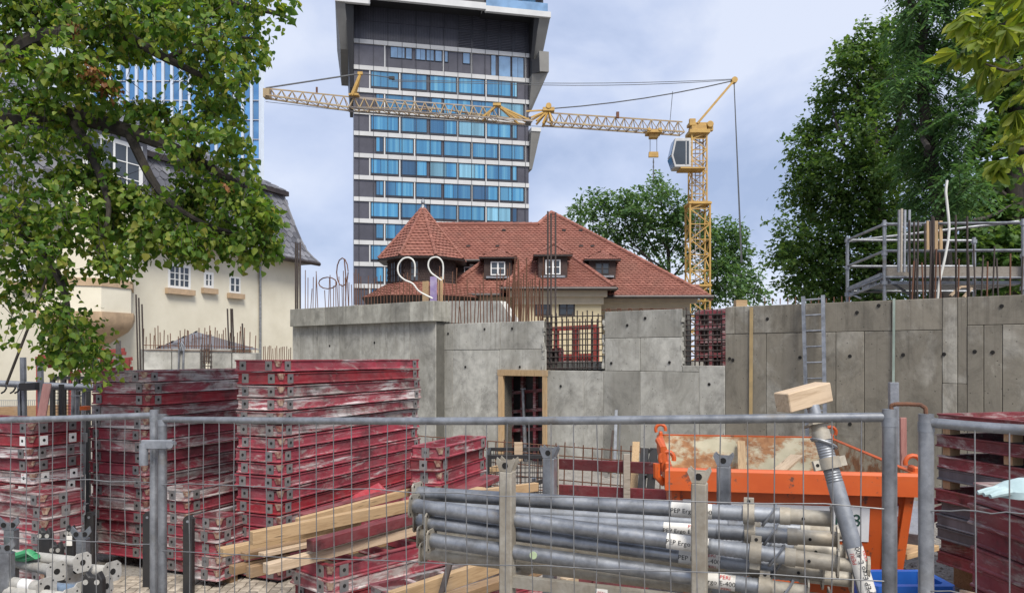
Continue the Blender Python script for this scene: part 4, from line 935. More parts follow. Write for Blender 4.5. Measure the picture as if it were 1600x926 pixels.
M['leafc'] = leafmat('chestnut_leaf', [(0, (.09, .13, .02)), (.5, (.17, .23, .03)), (1, (.3, .32, .05))], .5)
M['dry'] = leafmat('dry_seed_bunch', [(0, (.14, .055, .02)), (.5, (.24, .1, .035)), (1, (.33, .17, .06))], .3)
M['bark'] = simple('bark', (.055, .045, .036), (.025, .021, .018), 9, .95, bump=.6, stretch=(1, 1, .4))
LEAF8 = np.array([(0, 0), (.36, .08), (.5, .38), (.34, .66), (0, 1.0), (-.34, .66), (-.5, .38), (-.36, .08)], float)   # heart-shaped outline
LEAF4 = np.array([(0, 0), (.36, .42), (0, 1.0), (-.36, .42)], float)
def rand_unit(n_):
    v = rng.normal(size=(n_, 3)); return v/np.linalg.norm(v, axis=1, keepdims=True)
def leaves_np(pos, dirs, size, outline, fold=.18, flat=.6, curl=.0):
    """one small folded blade per position; dirs = pointing direction; flat biases the blade normal upwards."""
    n_ = len(pos); d = dirs/np.linalg.norm(dirs, axis=1, keepdims=True)
    nrm = rand_unit(n_)*(1-flat)+np.array([0, 0, 1.0])*flat; nrm -= d*(nrm*d).sum(1, keepdims=True); nrm /= np.linalg.norm(nrm, axis=1, keepdims=True)+1e-9
    sd = np.cross(d, nrm); k = len(outline); ox = outline[:, 0][None, :, None]; oy = outline[:, 1][None, :, None]
    s_ = size[:, None, None]
    vv = pos[:, None, :]+s_*(ox*sd[:, None, :]+oy*d[:, None, :]+(np.abs(ox)*fold-oy*oy*curl)*nrm[:, None, :])
    vv = vv.reshape(-1, 3); b = np.arange(n_)[:, None]*k
    if k == 4: fs = np.concatenate([b+np.array([0, 1, 2]), b+np.array([0, 2, 3])], 0)
    else: fs = np.concatenate([b+np.array(t) for t in ((0, 1, 2), (0, 2, 3), (0, 3, 4), (0, 4, 5), (0, 5, 6), (0, 6, 7))], 0)
    return vv, fs
def sprays(blobs, per_m3=None, n_sprays=200, leaves=12, length=.5, size=.12, droop=.35, shell=.55, pinnate=False, center=None, sj=.3):
    """blobs: (centre, radii); returns leaf positions, directions, sizes and the spray bases."""
    wts = np.array([r[0]*r[2] for _, r in blobs]); wts = wts/wts.sum(); ids = rng.choice(len(blobs), n_sprays, p=wts)
    pos, dr, sz, bases = [], [], [], []
    for i in ids:
        c, r = blobs[i]; q = rand_unit(1)[0]; rad = (shell+(1-shell)*rng.random())**1.0 if rng.random() < .75 else rng.random()**.5
        b = np.array(c)+q*np.array(r)*rad
        ax = q*.7+rand_unit(1)[0]*.7; ax[2] -= droop*rng.random()*1.5; ax /= np.linalg.norm(ax); L_ = length*(.6+.7*rng.random())
        sd = np.cross(ax, [0, 0, 1.0]); sd /= np.linalg.norm(sd)+1e-9
        bases.append((b-ax*L_*.4, b+ax*L_*.6))
        for k in range(leaves):
            f = (k+.5)/leaves; s_ = 1 if k % 2 else -1
            p = b+ax*(f-.4)*L_
            if pinnate: p = p-np.array([0, 0, .25*L_*f*f]); dd = ax*.45+sd*s_+np.array([0, 0, -.3])
            else: p = p+rng.normal(size=3)*L_*np.array([.19, .19, .08]); dd = ax*.6+sd*s_*.7+rng.normal(size=3)*.45+np.array([0, 0, -droop])
            pos.append(p); dr.append(dd); sz.append(size*(1-sj+2*sj*rng.random()))
    return np.array(pos), np.array(dr), np.array(sz), bases
def px_blobs(lst, d, dj=.5, ry=None):
    out = []
    for it in lst:
        x, y, r = it[:3]; dd = it[3] if len(it) > 3 else d+random.uniform(-dj, dj); rm = r/F*dd
        out.append((P(x, y, dd), (rm, ry or max(rm, .35), rm)))
    return out
class LB(MB):
    def __init__(s): super().__init__(); s.limbs = []
    def build(s, name, m, parent, **k):
        for l_ in s.limbs: l_.build('bough', m, parent, smooth=True)
        if s.v: MB.build(s, 'twigs', m, parent, kind='stuff')
def limb(b, pts, r0, r1, n=8):
    if isinstance(b, LB): b.limbs.append(MB()); b = b.limbs[-1]
    pts = [V(p) for p in pts]; q = []
    for i in range(len(pts)-1):
        for k in range(4):
            t = k/4; a_ = pts[max(i-1, 0)]; b_ = pts[i]; c_ = pts[i+1]; e_ = pts[min(i+2, len(pts)-1)]
            q.append(.5*((2*b_)+(c_-a_)*t+(2*a_-5*b_+4*c_-e_)*t*t+(3*b_-a_-3*c_+e_)*t**3))
    q.append(pts[-1]); m_ = len(q); b.tube(q, [r0+(r1-r0)*i/(m_-1) for i in range(m_)], n); return q
def twigs(b, bases, r=.006, step=1):
    for p0, p1 in bases[::step]: b.tube([V(p0), V(p1)], [r, r*.4], 4, cap=False)

def build_crown(t, pos, dr, sz, outline, m, singles=0, name='crown', flat=.6, fold=.18, curl=.1):
    org = np.array(ORG[t.name])
    if singles:
        sc = sz/pos[:, 1]; xp = 800+F*pos[:, 0]/pos[:, 1]; yp = HOR-F*(pos[:, 2]-CZ)/pos[:, 1]
        sc = np.where((xp > 0) & (xp < 1600) & (yp > 0) & (yp < 926), sc, 0)
        idx = np.argsort(-sc)[:singles]; msk = np.ones(len(pos), bool); msk[idx] = False
        vv, fs = leaves_np(np.zeros((6, 3)), np.tile([0, 1.0, 0], (6, 1)), np.ones(6), outline, fold, 1.0, curl)
        me = np_mesh('leaf', vv[:len(outline)], np.array([f for f in fs if f.max() < len(outline)]), m)
        for i in idx:
            d = V(dr[i]).normalized(); nr = V((0, 0, 1))+V(rng.normal(size=3)*.5); nr = (nr-d*nr.dot(d)).normalized(); sdv = d.cross(nr)
            o = link(bpy.data.objects.new('leaf', me)); o.parent = t
            mt = Matrix((sdv*sz[i], d*sz[i], nr*sz[i])).transposed().to_4x4(); mt.translation = V(pos[i]-org); o.matrix_local = mt
        pos, dr, sz = pos[msk], dr[msk], sz[msk]
    vv, fs = leaves_np(pos, dr, sz, outline, fold, flat, curl)
    o = link(bpy.data.objects.new(name, np_mesh(name, vv-org, fs, m))); o.parent = t; o['kind'] = 'stuff'; return o

# left linden: trunk just outside the frame, boughs reaching in
def linden():
    T = V((-7.6, 7.4, 0)); t = thing('linden_tree', T, 'large leafy linden whose boughs hang over the cream building', 'tree')
    b = MB(); limb(b, [T, T+V((.1, 0, 2)), T+V((.1, .1, 4)), T+V((-.1, .2, 7.2)), T+V((0, .3, 10))], .34, .12, 12); b.build('trunk', M['bark'], t, smooth=True)
    bl = LB()
    limb(bl, [T+V((.1, 0, 3.4)), P(-120, 140, 7.3), P(0, 92, 7.2), P(55, 62, 7.2), P(120, 50, 7.2), P(190, 55, 7.1), P(260, 92, 7.0), P(340, 130, 7.1)], .13, .02)
    limb(bl, [T+V((.1, 0, 3.2)), P(-80, 220, 7.6), P(40, 180, 7.5), P(110, 180, 7.5), P(200, 205, 7.4), P(270, 232, 7.3), P(330, 262, 7.3), P(390, 300, 7.3)], .13, .025)
    limb(bl, [T+V((.1, .2, 4.6)), P(-60, 20, 7.8), P(60, -20, 7.8), P(200, -25, 7.7), P(330, 0, 7.6), P(420, 18, 7.6), P(455, 30, 7.6)], .1, .012)
    limb(bl, [T+V((.1, .1, 2.6)), P(-60, 330, 7.2), P(30, 360, 7.0), P(90, 430, 6.9), P(110, 500, 6.9), P(130, 560, 6.9)], .07, .01)
    limb(bl, [P(200, 205, 7.4), P(250, 300, 7.2), P(320, 350, 7.2), P(400, 370, 7.2)], .05, .01)
    limb(bl, [P(110, 180, 7.5), P(150, 260, 7.2), P(170, 330, 7.1), P(150, 390, 7.0)], .05, .01)
    limb(bl, [P(60, 62, 7.2), P(52, 0, 7.1), P(50, -80, 7.1)], .03, .02); limb(bl, [P(260, 92, 7.0), P(330, 60, 7.1), P(400, 60, 7.2)], .03, .008)
    limb(bl, [P(10, 600, 6.9), P(60, 470, 6.9), P(95, 370, 7.0)], .012, .012)
    B = [(20, 20, 60), (95, 10, 55), (170, 15, 60), (250, 5, 60), (330, 10, 55), (395, 15, 40), (440, 12, 30), (30, 110, 40), (100, 105, 45), (150, 85, 40), (205, 60, 45), (265, 50, 35), (330, 65, 45), (385, 65, 38), (415, 95, 22),
         (165, 140, 34), (125, 160, 40), (55, 155, 45), (225, 62, 25), (290, 108, 22), (345, 135, 30), (310, 130, 25), (375, 115, 20), (350, 165, 28), (325, 175, 22), (10, 225, 30), (60, 215, 36), (110, 205, 30), (215, 160, 24), (250, 175, 24),
         (160, 185, 22), (290, 200, 30), (340, 215, 28), (375, 225, 26), (225, 195, 18), (390, 260, 22), (345, 262, 30), (300, 250, 28), (260, 230, 24), (25, 285, 40), (90, 275, 40), (150, 270, 30), (190, 300, 32), (240, 318, 30), (140, 235, 16),
         (300, 305, 36), (355, 300, 32), (395, 315, 26), (420, 345, 26), (30, 350, 45), (105, 335, 45), (170, 350, 42), (235, 365, 34), (295, 365, 32), (350, 365, 30), (400, 375, 28), (426, 385, 16), (385, 405, 14),
         (20, 410, 38), (75, 395, 32), (170, 400, 28), (195, 425, 14), (310, 392, 16), (5, 465, 26), (25, 500, 14), (70, 440, 24), (95, 480, 22), (115, 515, 30), (145, 545, 30), (95, 555, 25), (75, 530, 14), (170, 562, 16), (385, 445, 8), (50, 395, 20), (130, 585, 12), (15, 535, 8), (60, 500, 14)]
    blobs = px_blobs(B, 7.2, .55)+px_blobs([b_ for b_ in B if b_[1] > 285 and b_[1] < 410 and b_[0] > 150], 7.7, .3)+px_blobs([(100, 530, 30), (140, 550, 30), (120, 500, 20), (150, 575, 18), (90, 560, 20), (410, 360, 26), (380, 385, 22), (425, 385, 12), (330, 380, 22), (280, 375, 22)], 7.4, .3)

    pos, dr, sz, bs = sprays(blobs, n_sprays=1600, leaves=13, length=.3, size=.054, droop=.5, shell=.1, sj=.42)
    keep = np.array([not ((185 < 800+F*p[0]/p[1] < 262 and 216 < HOR-F*(p[2]-CZ)/p[1] < 288) or (185 < 800+F*p[0]/p[1] < 300 and 98 < HOR-F*(p[2]-CZ)/p[1] < 158)) or random.random() < .12 for p in pos])
    pos, dr, sz = pos[keep], dr[keep], sz[keep]
    xs_ = 800+F*pos[:, 0]/pos[:, 1]; ys_ = HOR-F*(pos[:, 2]-CZ)/pos[:, 1]      # how far the boughs reach out
    lim = np.interp(ys_, [0, 30, 60, 100, 130, 200, 270, 300, 340, 400, 425, 440, 470, 520, 600], [470, 455, 425, 420, 385, 380, 405, 425, 440, 440, 395, 215, 165, 190, 195])
    k2 = xs_ < lim+rng.normal(size=len(lim))*7; k2 &= ~((ys_ > 418) & (xs_ > 215) & (xs_ < 355)); k2 |= (rng.random(len(lim)) < .0) & (xs_ < 470)
    pos, dr, sz = pos[k2], dr[k2], sz[k2]
    bs = [q for q in bs if 800+F*q[1][0]/q[1][1] < np.interp(HOR-F*(q[1][2]-CZ)/q[1][1], [0, 30, 60, 100, 130, 200, 270, 300, 340, 400, 425, 440, 470, 520, 600], [470, 455, 425, 420, 385, 380, 405, 425, 440, 440, 395, 215, 165, 190, 195])-22 and not (HOR-F*(q[1][2]-CZ)/q[1][1] > 405 and 205 < 800+F*q[1][0]/q[1][1] < 360)]
    twigs(bl, bs, .004, 1); bl.build('boughs', M['bark'], t, smooth=True)
    build_crown(t, pos, dr, sz, LEAF8, M['leafn'], 300, flat=.5, curl=.32, fold=.32)
    db = px_blobs([(122, 45, 8), (142, 112, 11), (165, 135, 11), (352, 290, 6)], 6.8, .1, .1)
    p2, d2, s2, _ = sprays(db, n_sprays=24, leaves=13, length=.16, size=.045, droop=.9, shell=.1); build_crown(t, p2, d2, s2, LEAF4, M['dry'], 0, 'seed_bunches')
linden()

def mid_tree():
    d = 58; T = V((XP(1040, d), d, 0)); t = thing('locust_tree', T, 'airy round green tree behind the crane mast and villa roof', 'tree')
    b = MB(); up0 = ZP(470, d); limb(b, [T, V((T.x, d, up0-1)), P(1045, 420, d), P(1040, 360, d), P(1030, 300, d)], .26, .05, 8); b.build('trunk', M['bark'], t, smooth=True)
    bl = LB()
    for pts in ([(1045, 450), (1010, 400), (960, 360), (920, 335)], [(1045, 430), (1000, 350), (985, 310)], [(1045, 440), (1090, 390), (1130, 370), (1165, 380)], [(1044, 400), (1075, 350), (1085, 330)], [(1046, 460), (1110, 430), (1160, 430)], [(1040, 420), (990, 390), (965, 380)], [(1043, 390), (1015, 340), (1020, 300)]):
        limb(bl, [P(x, y, d+random.uniform(-1, 1)) for x, y in pts], .09, .025, 6)
    B = [(1025, 285, 14), (1010, 300, 20), (1040, 305, 22), (975, 315, 24), (935, 322, 26), (905, 330, 18), (1000, 330, 30), (1060, 330, 26), (945, 350, 26), (985, 365, 26), (1035, 360, 26), (1080, 345, 24), (1100, 365, 26), (1130, 360, 22), (1150, 375, 22),
         (1165, 385, 14), (1115, 395, 28), (1150, 405, 24), (1130, 430, 28), (1165, 440, 24), (1180, 455, 18), (1190, 465, 12), (1110, 455, 24), (1150, 465, 24), (1015, 385, 18), (1060, 390, 16), (1075, 420, 16), (960, 385, 16), (1035, 415, 12), (1020, 440, 14), (1050, 455, 22), (1095, 470, 20)]
    pos, dr, sz, bs = sprays(px_blobs(B, d, 2.0, 1.6), n_sprays=1100, leaves=14, length=1.1, size=.3, droop=.2, shell=.4)
    twigs(bl, bs, .025, 4); bl.build('boughs', M['bark'], t, smooth=True); build_crown(t, pos, dr, sz, LEAF4, M['leafm'], 0)
mid_tree()

def right_trees():
    # bushy tree in front left of the group
    d = 25; T = V((XP(1370, d), d, 0)); t = thing('bushy_tree', T, 'dense dark green tree rising behind the scaffold, nearest the crane rope', 'tree')
    b = MB(); limb(b, [T, V((T.x, d, 3)), P(1375, 350, d), P(1365, 230, d), P(1362, 120, d), P(1365, 70, d)], .3, .05, 8); b.build('trunk', M['bark'], t, smooth=True)
    bl = LB()
    for pts in ([(1375, 380), (1320, 300), (1270, 240)], [(1372, 330), (1320, 230), (1300, 170)], [(1372, 420), (1300, 390), (1240, 350)], [(1368, 280), (1400, 200), (1420, 130)], [(1365, 250), (1340, 160), (1345, 100)], [(1372, 430), (1420, 370), (1450, 330)]):
        limb(bl, [P(x, y, d+random.uniform(-1, 1)) for x, y in pts], .1, .02, 6)
    B = [(1345, 62, 22), (1390, 45, 20), (1320, 100, 22), (1360, 105, 34), (1400, 90, 32), (1300, 145, 28), (1345, 155, 36), (1395, 145, 36), (1262, 205, 24), (1290, 200, 32), (1335, 215, 38), (1385, 210, 38), (1240, 222, 14), (1265, 255, 32), (1310, 265, 40), (1365, 270, 42), (1415, 255, 36),
         (1248, 300, 26), (1285, 320, 42), (1340, 330, 44), (1395, 330, 40), (1215, 350, 10), (1235, 375, 26), (1270, 390, 42), (1325, 395, 46), (1385, 395, 44), (1220, 405, 20), (1250, 440, 34), (1300, 450, 40), (1360, 455, 42), (1420, 440, 40), (1440, 380, 36), (1316, 90, 10), (1308, 82, 10)]
    pos, dr, sz, bs = sprays(px_blobs(B, d, 1.2, 1.1), n_sprays=3000, leaves=13, length=.5, size=.15, droop=.2, shell=.35)
    twigs(bl, bs, .008, 8); bl.build('boughs', M['bark'], t, smooth=True); build_crown(t, pos, dr, sz, LEAF4, M['leafr'], 0)
    # ailanthus with feathered leaves
    d = 20; T = V((XP(1480, d), d, 0)); t = thing('ailanthus_tree', T, 'tall tree with long feathered leaves above the scaffold', 'tree')
    b = MB(); limb(b, [T, V((T.x, d, 3)), P(1470, 350, d), P(1452, 230, d), P(1440, 120, d), P(1445, 20, d), P(1450, -120, d)], .26, .06, 8); b.build('trunk', M['bark'], t, smooth=True)
    bl = LB()
    for pts in ([(1465, 330), (1510, 250), (1540, 200)], [(1450, 230), (1420, 180), (1400, 130)], [(1445, 150), (1490, 90), (1530, 70)], [(1468, 350), (1540, 340), (1580, 320)], [(1445, 50), (1420, 0), (1410, -40)]):
        limb(bl, [P(x, y, d+random.uniform(-1, 1)) for x, y in pts], .08, .02, 6)
    B = [(1440, -40, 50), (1500, -60, 60), (1430, 20, 28), (1470, 20, 34), (1420, 60, 24), (1450, 75, 38), (1500, 70, 36), (1420, 120, 32), (1465, 140, 40), (1440, 190, 40), (1490, 200, 40), (1425, 245, 32), (1470, 255, 42), (1520, 150, 26), (1450, 310, 44), (1500, 300, 42), (1400, 130, 16)]
    pos, dr, sz, bs = sprays(px_blobs(B, d, 1.0, .9), n_sprays=1150, leaves=16, length=.75, size=.17, droop=.7, shell=.35, pinnate=True)
    thin = np.array(LEAF4)*np.array([.55, 1])
    twigs(bl, bs, .006, 2); bl.build('boughs', M['bark'], t, smooth=True); build_crown(t, pos, dr, sz, thin, M['leafa'], 0, flat=.7)
    # maple at the right edge behind
    d = 22; T = V((XP(1585, d), d, 0)); t = thing('maple_tree', T, 'dark trunked broadleaf tree at the right edge behind the scaffold', 'tree')
    b = MB(); limb(b, [T, V((T.x-.1, d, 3)), P(1585, 300, d), P(1590, 200, d), P(1570, 80, d), P(1565, -60, d)], .36, .08, 10); b.build('trunk', M['bark'], t, smooth=True)
    bl = LB()
    for pts in ([(1588, 220), (1550, 150), (1530, 110)], [(1585, 320), (1540, 280), (1520, 250)], [(1586, 340), (1630, 280), (1660, 240)], [(1580, 150), (1620, 90), (1650, 50)]): limb(bl, [P(x, y, d) for x, y in pts], .12, .02, 6)
    B = [(1540, 60, 30), (1580, 50, 45), (1540, 130, 24), (1590, 140, 40), (1550, 210, 30), (1600, 220, 44), (1540, 260, 40), (1590, 290, 44), (1530, 320, 44), (1580, 350, 44), (1500, 370, 44), (1550, 400, 50), (1600, 410, 46), (1480, 430, 44), (1540, 450, 50), (1600, 455, 40), (1640, 150, 60), (1650, 300, 70), (1560, -30, 60)]
    pos, dr, sz, bs = sprays(px_blobs(B, d, 1.5, 1.2), n_sprays=1350, leaves=13, length=.55, size=.17, droop=.3, shell=.35)
    twigs(bl, bs, .008, 8); bl.build('boughs', M['bark'], t, smooth=True); build_crown(t, pos, dr, sz, LEAF8, M['leafr'], 0)
    # near chestnut bough hanging in at the top right
    T = V((6.4, 6.0, 0)); t = thing('chestnut_tree', T, 'yellow-green chestnut bough hanging into the top right corner', 'tree')
    b = MB(); limb(b, [T, T+V((0, 0, 3)), T+V((.1, 0, 7.5))], .28, .14, 10); b.build('trunk', M['bark'], t, smooth=True)
    bl = LB(); limb(bl, [T+V((0, 0, 5.2)), P(1760, 60, 5.8), P(1640, 60, 5.7), P(1570, 60, 5.6), P(1510, 40, 5.6)], .06, .01); limb(bl, [T+V((0, 0, 4.4)), P(1720, 230, 5.8), P(1640, 230, 5.6), P(1580, 235, 5.5)], .05, .008)
    limb(bl, [P(1640, 60, 5.7), P(1590, 110, 5.6), P(1540, 100, 5.6)], .02, .006)
    pos, dr, sz = [], [], []
    for (x, y, r_, k) in ((1580, 15, 45, 14), (1530, 30, 30, 9), (1560, 70, 35, 9), (1600, 60, 40, 9), (1520, 75, 20, 4), (1590, 120, 30, 7), (1555, 110, 18, 4), (1600, 225, 26, 6), (1570, 240, 22, 4), (1590, 200, 25, 4), (1500, 90, 12, 2), (1610, 160, 25, 4), (1620, 30, 40, 8)):
        for _ in range(k):
            c = np.array(P(x+random.uniform(-r_, r_), y+random.uniform(-r_, r_), 5.6+random.uniform(-.5, .5))); ax = np.array([random.uniform(-.9, .1), random.uniform(-.5, .4), random.uniform(-.7, .1)]); ax /= np.linalg.norm(ax)
            sd = np.cross(ax, [0, 0, 1.0]); sd /= np.linalg.norm(sd)+1e-9
            for q in (-1.25, -.8, -.4, 0, .4, .8, 1.25):
                pos.append(c); dr.append(ax*math.cos(q)+sd*math.sin(q)+np.array([0, 0, random.uniform(-.25, .05)])); sz.append(.19*(1-.22*abs(q))*random.uniform(.85, 1.1))
    LC = np.array([(0, 0), (.06, .2), (.17, .55), (.14, .8), (0, 1), (-.14, .8), (-.17, .55), (-.06, .2)], float)
    bl.build('bough', M['bark'], t, smooth=True); build_crown(t, np.array(pos), np.array(dr), np.array(sz), LC, M['leafc'], 300, flat=.6, fold=.3, curl=.25)
right_trees()
# ------------------------------------------------------------------ formwork panels in stacks
_pm = {}
def ring8(x0, x1, y0, y1, i, z, c=.022):
    x0 += i; x1 -= i; y0 += i; y1 -= i
    return [(x0+c, y0, z), (x1-c, y0, z), (x1, y0+c, z), (x1, y1-c, z), (x1-c, y1, z), (x0+c, y1, z), (x0, y1-c, z), (x0, y0+c, z)]
def panel_meshes(Lx, Ly, m):
    k = (Lx, Ly, m)
    if k in _pm: return _pm[k]
    prof = [(0, .002), (0, .013), (.01, .021), (.01, .099), (0, .107), (0, .118), (.05, .118), (.05, .002), (0, .002)]
    fr = MB().loft([ring8(0, Lx, 0, Ly, i, z) for i, z in prof], caps=False).mesh('panel_frame', M[m], 'fix')
    for p in fr.polygons: p.use_smooth = False
    fc = MB().hexa((.04, .04, .004), (Lx-.08, 0, 0), (0, Ly-.08, 0), (0, 0, .018)).mesh('facing', M['ply'])
    if Lx >= Ly: rb = MB().hexa((-.02, .045, .03), (.04, 0, 0), (0, Ly-.09, 0), (0, 0, .078)).mesh('rib', M[m])
    else: rb = MB().hexa((.045, -.02, .03), (Lx-.09, 0, 0), (0, .04, 0), (0, 0, .078)).mesh('rib', M[m])
    _pm[k] = (fr, fc, rb); return _pm[k]
def _plate(m):
    px_ = MB().hexa((-.042, -.001, .012), (.084, 0, 0), (0, .007, 0), (0, 0, .096)).mesh('connector_plate', M[m]); py_ = MB().hexa((-.001, -.042, .012), (.007, 0, 0), (0, .084, 0), (0, 0, .096)).mesh('connector_plate', M[m]); return px_, py_
M['gusset'] = simple('worn_corner_steel', (.33, .25, .18), (.16, .05, .04), 22, .6, .2, lo=.4, hi=.6)
PL, PLW = _plate('plate'), _plate('platew')
GUS = MB().add([(.024, -.0025, .112), (.024, -.0025, .05), (.056, -.0025, .112), (-.0025, .024, .112), (-.0025, .024, .05), (-.0025, .056, .112)], [(0, 1, 2), (3, 5, 4), (0, 3, 4, 1)]).mesh('corner_gusset', M['gusset'])
HX = MB().tube([(0, -.0035, .062), (0, -.001, .062)], .016, 8).mesh('bolt_hole', M['hole']); HY = MB().tube([(-.0035, 0, .062), (-.001, 0, .062)], .016, 8).mesh('bolt_hole', M['hole'])
def stack(corner, ztop, n_, Lx, Ly, azd, where, mats=('red',), pitch=.122, group=None, plates=True, white=(), gaps=(), open_top=True, twist=.55, shift=.018, faces=None):
    a_ = R(90-azd); cx, cy = corner; z = ztop; z -= .12
    for k in range(n_):
        m = mats[k % len(mats)] if not callable(mats) else mats(k)
        fr, fc, rb = panel_meshes(Lx, Ly, m)
        lab = f'red formwork panel, {ORD[k]} from the top of {where}' if k else f'red formwork panel lying on top of {where}'
        t = link(bpy.data.objects.new('formwork_panel', None)); tag(t, lab, 'formwork', group or f'formwork panels in {where}')
        t.location = (cx+random.uniform(-shift, shift), cy+random.uniform(-shift, shift), z); t.rotation_euler = (0, 0, a_+R(random.uniform(-twist, twist))); t.empty_display_size = .1
        inst('panel_frame', fr, t)
        if (k == 0 or k in gaps) or faces: inst('facing', fc, t, (0, 0, .0))
        if k == 0 and open_top:
            Lm = max(Lx, Ly); nr_ = int(Lm/.3)
            for q in range(1, nr_):
                f = Lm*q/nr_; inst('rib', rb, t, (f, 0, 0) if Lx >= Ly else (0, f, 0))
        if plates:
            inst('corner_gusset', GUS, t)
            pm = PLW if k in white else PL
            for x in ((.14, Lx-.14) if Lx > .5 else (Lx/2,)):
                o = inst('connector_plate', pm[0], t, (x, 0, 0)); inst('bolt_hole', HX, o)
            for y in ((.13, Ly-.13) if Ly > .5 else (Ly/2,)):
                o = inst('connector_plate', pm[1], t, (0, y, 0)); inst('bolt_hole', HY, o)
        z -= pitch
        if k in gaps: z -= .085
    return z+pitch
def base_blocks(corner, azd, Lx, Ly, zb, where):
    """timber bearers under a stack"""
    if zb < .03: return
    a_ = R(90-azd)
    for f in (.2, .8):
        o = link(bpy.data.objects.new('timber_bearer', MB().hexa((Lx*f-.05, .02, 0), (.1, 0, 0), (0, Ly-.04, 0), (0, 0, zb-.004)).mesh('timber_bearer', M['woodb'])))
        o.location = (*corner, 0); o.rotation_euler = (0, 0, a_); tag(o, f'dark timber bearer under the {"near" if f < .5 else "far"} end of {where}', 'timber', f'bearers under {where}')
def cpt(x, d): return (XP(x, d), d)
def do_stack(c, ztop, n_, Lx, Ly, azd, where, **k):
    zb = stack(c, ztop, n_, Lx, Ly, azd, where, **k); base_blocks(c, azd, Lx, Ly, zb, where)
do_stack(cpt(437, 7.6), 2.275, 17, 2.75, .6, 23.8, 'the tall stack beside the long wall', mats=lambda k: ['red', 'red3', 'red2', 'red2', 'red2', 'red2', 'red', 'red', 'red', 'red', 'red', 'red3', 'red', 'red', 'red', 'red', 'red'][k], pitch=.1315, twist=.45)
do_stack(cpt(228, 8.15), 2.15, 16, 2.7, .86, 21.5, 'the broad stack behind the fence clamp', mats=lambda k: ['red2', 'red2', 'red3', 'red2', 'red2', 'red', 'red2', 'red', 'red', 'red2', 'red', 'red2', 'red', 'red', 'red2', 'red'][k], pitch=.127, twist=.5, shift=.02)
do_stack(cpt(48, 7.7), 1.63, 12, .6, 2.7, 23, 'the stickered stack at the left edge', mats=lambda k: ['red', 'red3', 'red2', 'red', 'red2', 'red3', 'red3', 'red', 'red', 'red', 'red', 'red'][k], white=(1, 4, 5, 6), pitch=.128)
do_stack(cpt(68, 7.15), 1.0, 8, .42, 2.4, 25, 'the low open pile at far left', mats=('red2', 'red2', 'red'), pitch=.122)
do_stack(cpt(291, 7.95), .9, 7, 2.2, .4, 22, 'the lower stack between two big stacks', mats=('red2', 'red'), pitch=.124)
do_stack(cpt(341, 7.45), .71, 5, 1.2, .35, 22, 'the small open stack by the timbers', mats=('red2', 'red2', 'red'), pitch=.126)
do_stack(cpt(518, 6.0), .64, 5, 2.3, .6, 42, 'the low pile under the timbers', mats=('red', 'red2', 'red3', 'red', 'red'), pitch=.121)
do_stack(cpt(607, 5.45), .6, 4, 2.2, .3, 49, 'the narrow pile before the timbers', mats=('red2', 'red'), pitch=.121)
do_stack(cpt(688, 7.4), 1.42, 11, 1.15, .35, 22, 'the short open stack near the doorway', mats=('red', 'red3', 'red'), pitch=.124)
do_stack((4.74, 5.65), 1.74, 10, 1.2, 2.0, 76.3, 'the gapped stack at the right edge', mats=lambda k: ['greyp', 'maroon', 'maroon', 'greyp', 'maroon', 'greyp', 'greyp', 'greyp', 'maroon', 'maroon'][k] if False else ['maroon', 'maroon', 'maroon', 'maroon2', 'maroon', 'maroon2', 'maroon2', 'maroon2', 'maroon', 'maroon'][k], gaps=(0, 1, 3), pitch=.124, plates=False, open_top=False) if M.setdefault('maroon2', M['plygrey']) else None
do_stack((2.74, 3.72), 1.56, 12, 1.1, .78, 88.2, 'the near stack at the right edge', mats=('maroon', 'maroon', 'red'), pitch=.124, plates=False)
# spacer blocks in the gapped stack
for zz, w in ((1.74-.12-.085, 'the uppermost gap'), (1.74-.12-.124-2*.085, 'the middle gap'), (1.74-.12-.124*3-3*.085, 'the lowest gap')):
    for f, e in ((.45, 'near end'), (1.15, 'middle'), (1.85, 'far end')):
        b_ = V((-math.cos(R(76.3)), math.sin(R(76.3)), 0)); a_ = V((math.sin(R(76.3)), math.cos(R(76.3)), 0)); p = V((4.74, 5.65, zz+.003))+b_*f
        MB().hexa(p+a_*.02, a_*.12, b_*.09, UP*.079).build('spacer_block', M['woodv'], label=f'wooden spacer block in {w} of the gapped stack, {e}', cat='block')

# ------------------------------------------------------------------ loose timbers
def timber(p0, p1, w, h, m, label, name='timber_beam', cat='timber', roll=0):
    p0, p1 = V(p0), V(p1); L_ = (p1-p0).length
    me = MB().hexa((0, -w/2, -h/2), (L_, 0, 0), (0, w, 0), (0, 0, h)).mesh(name, M[m], bevel=.004)
    o = link(bpy.data.objects.new(name, me)); x = (p1-p0).normalized(); y = UP.cross(x).normalized(); z = x.cross(y)
    mt = Matrix((x, y, z)).transposed().to_4x4() @ Matrix.Rotation(R(roll), 4, 'X'); mt.translation = p0; o.matrix_world = mt
    tag(o, label, cat); return o
timber(P(464, 815, 6.55), P(782, 730, 9.0), .05, .07, 'wood', 'long pale timber running from the pile up towards the doorway')
timber(P(470, 806, 6.75), P(708, 742, 8.3), .09, .05, 'redrail', 'red-topped plank lying alongside the long pale timber', 'plank', 'plank')
timber(P(392, 840, 6.0), P(725, 772, 7.75), .07, .105, 'wood', 'thick pale beam lying highest on the low pile')
timber(P(484, 852, 5.95), P(760, 778, 7.6), .09, .09, 'redrail', 'short red painted beam between the pale timbers')
timber(P(415, 888, 5.75), P(730, 806, 7.35), .085, .08, 'woodp', 'whitish beam at the front of the timber pile')
timber(P(345, 862, 6.35), P(560, 818, 7.4), .1, .07, 'wood', 'yellowish timber sticking out farthest at the pile end')
timber(P(380, 868, 6.2), P(600, 822, 7.3), .09, .06, 'woodb', 'brown timber under the thick pale beam')
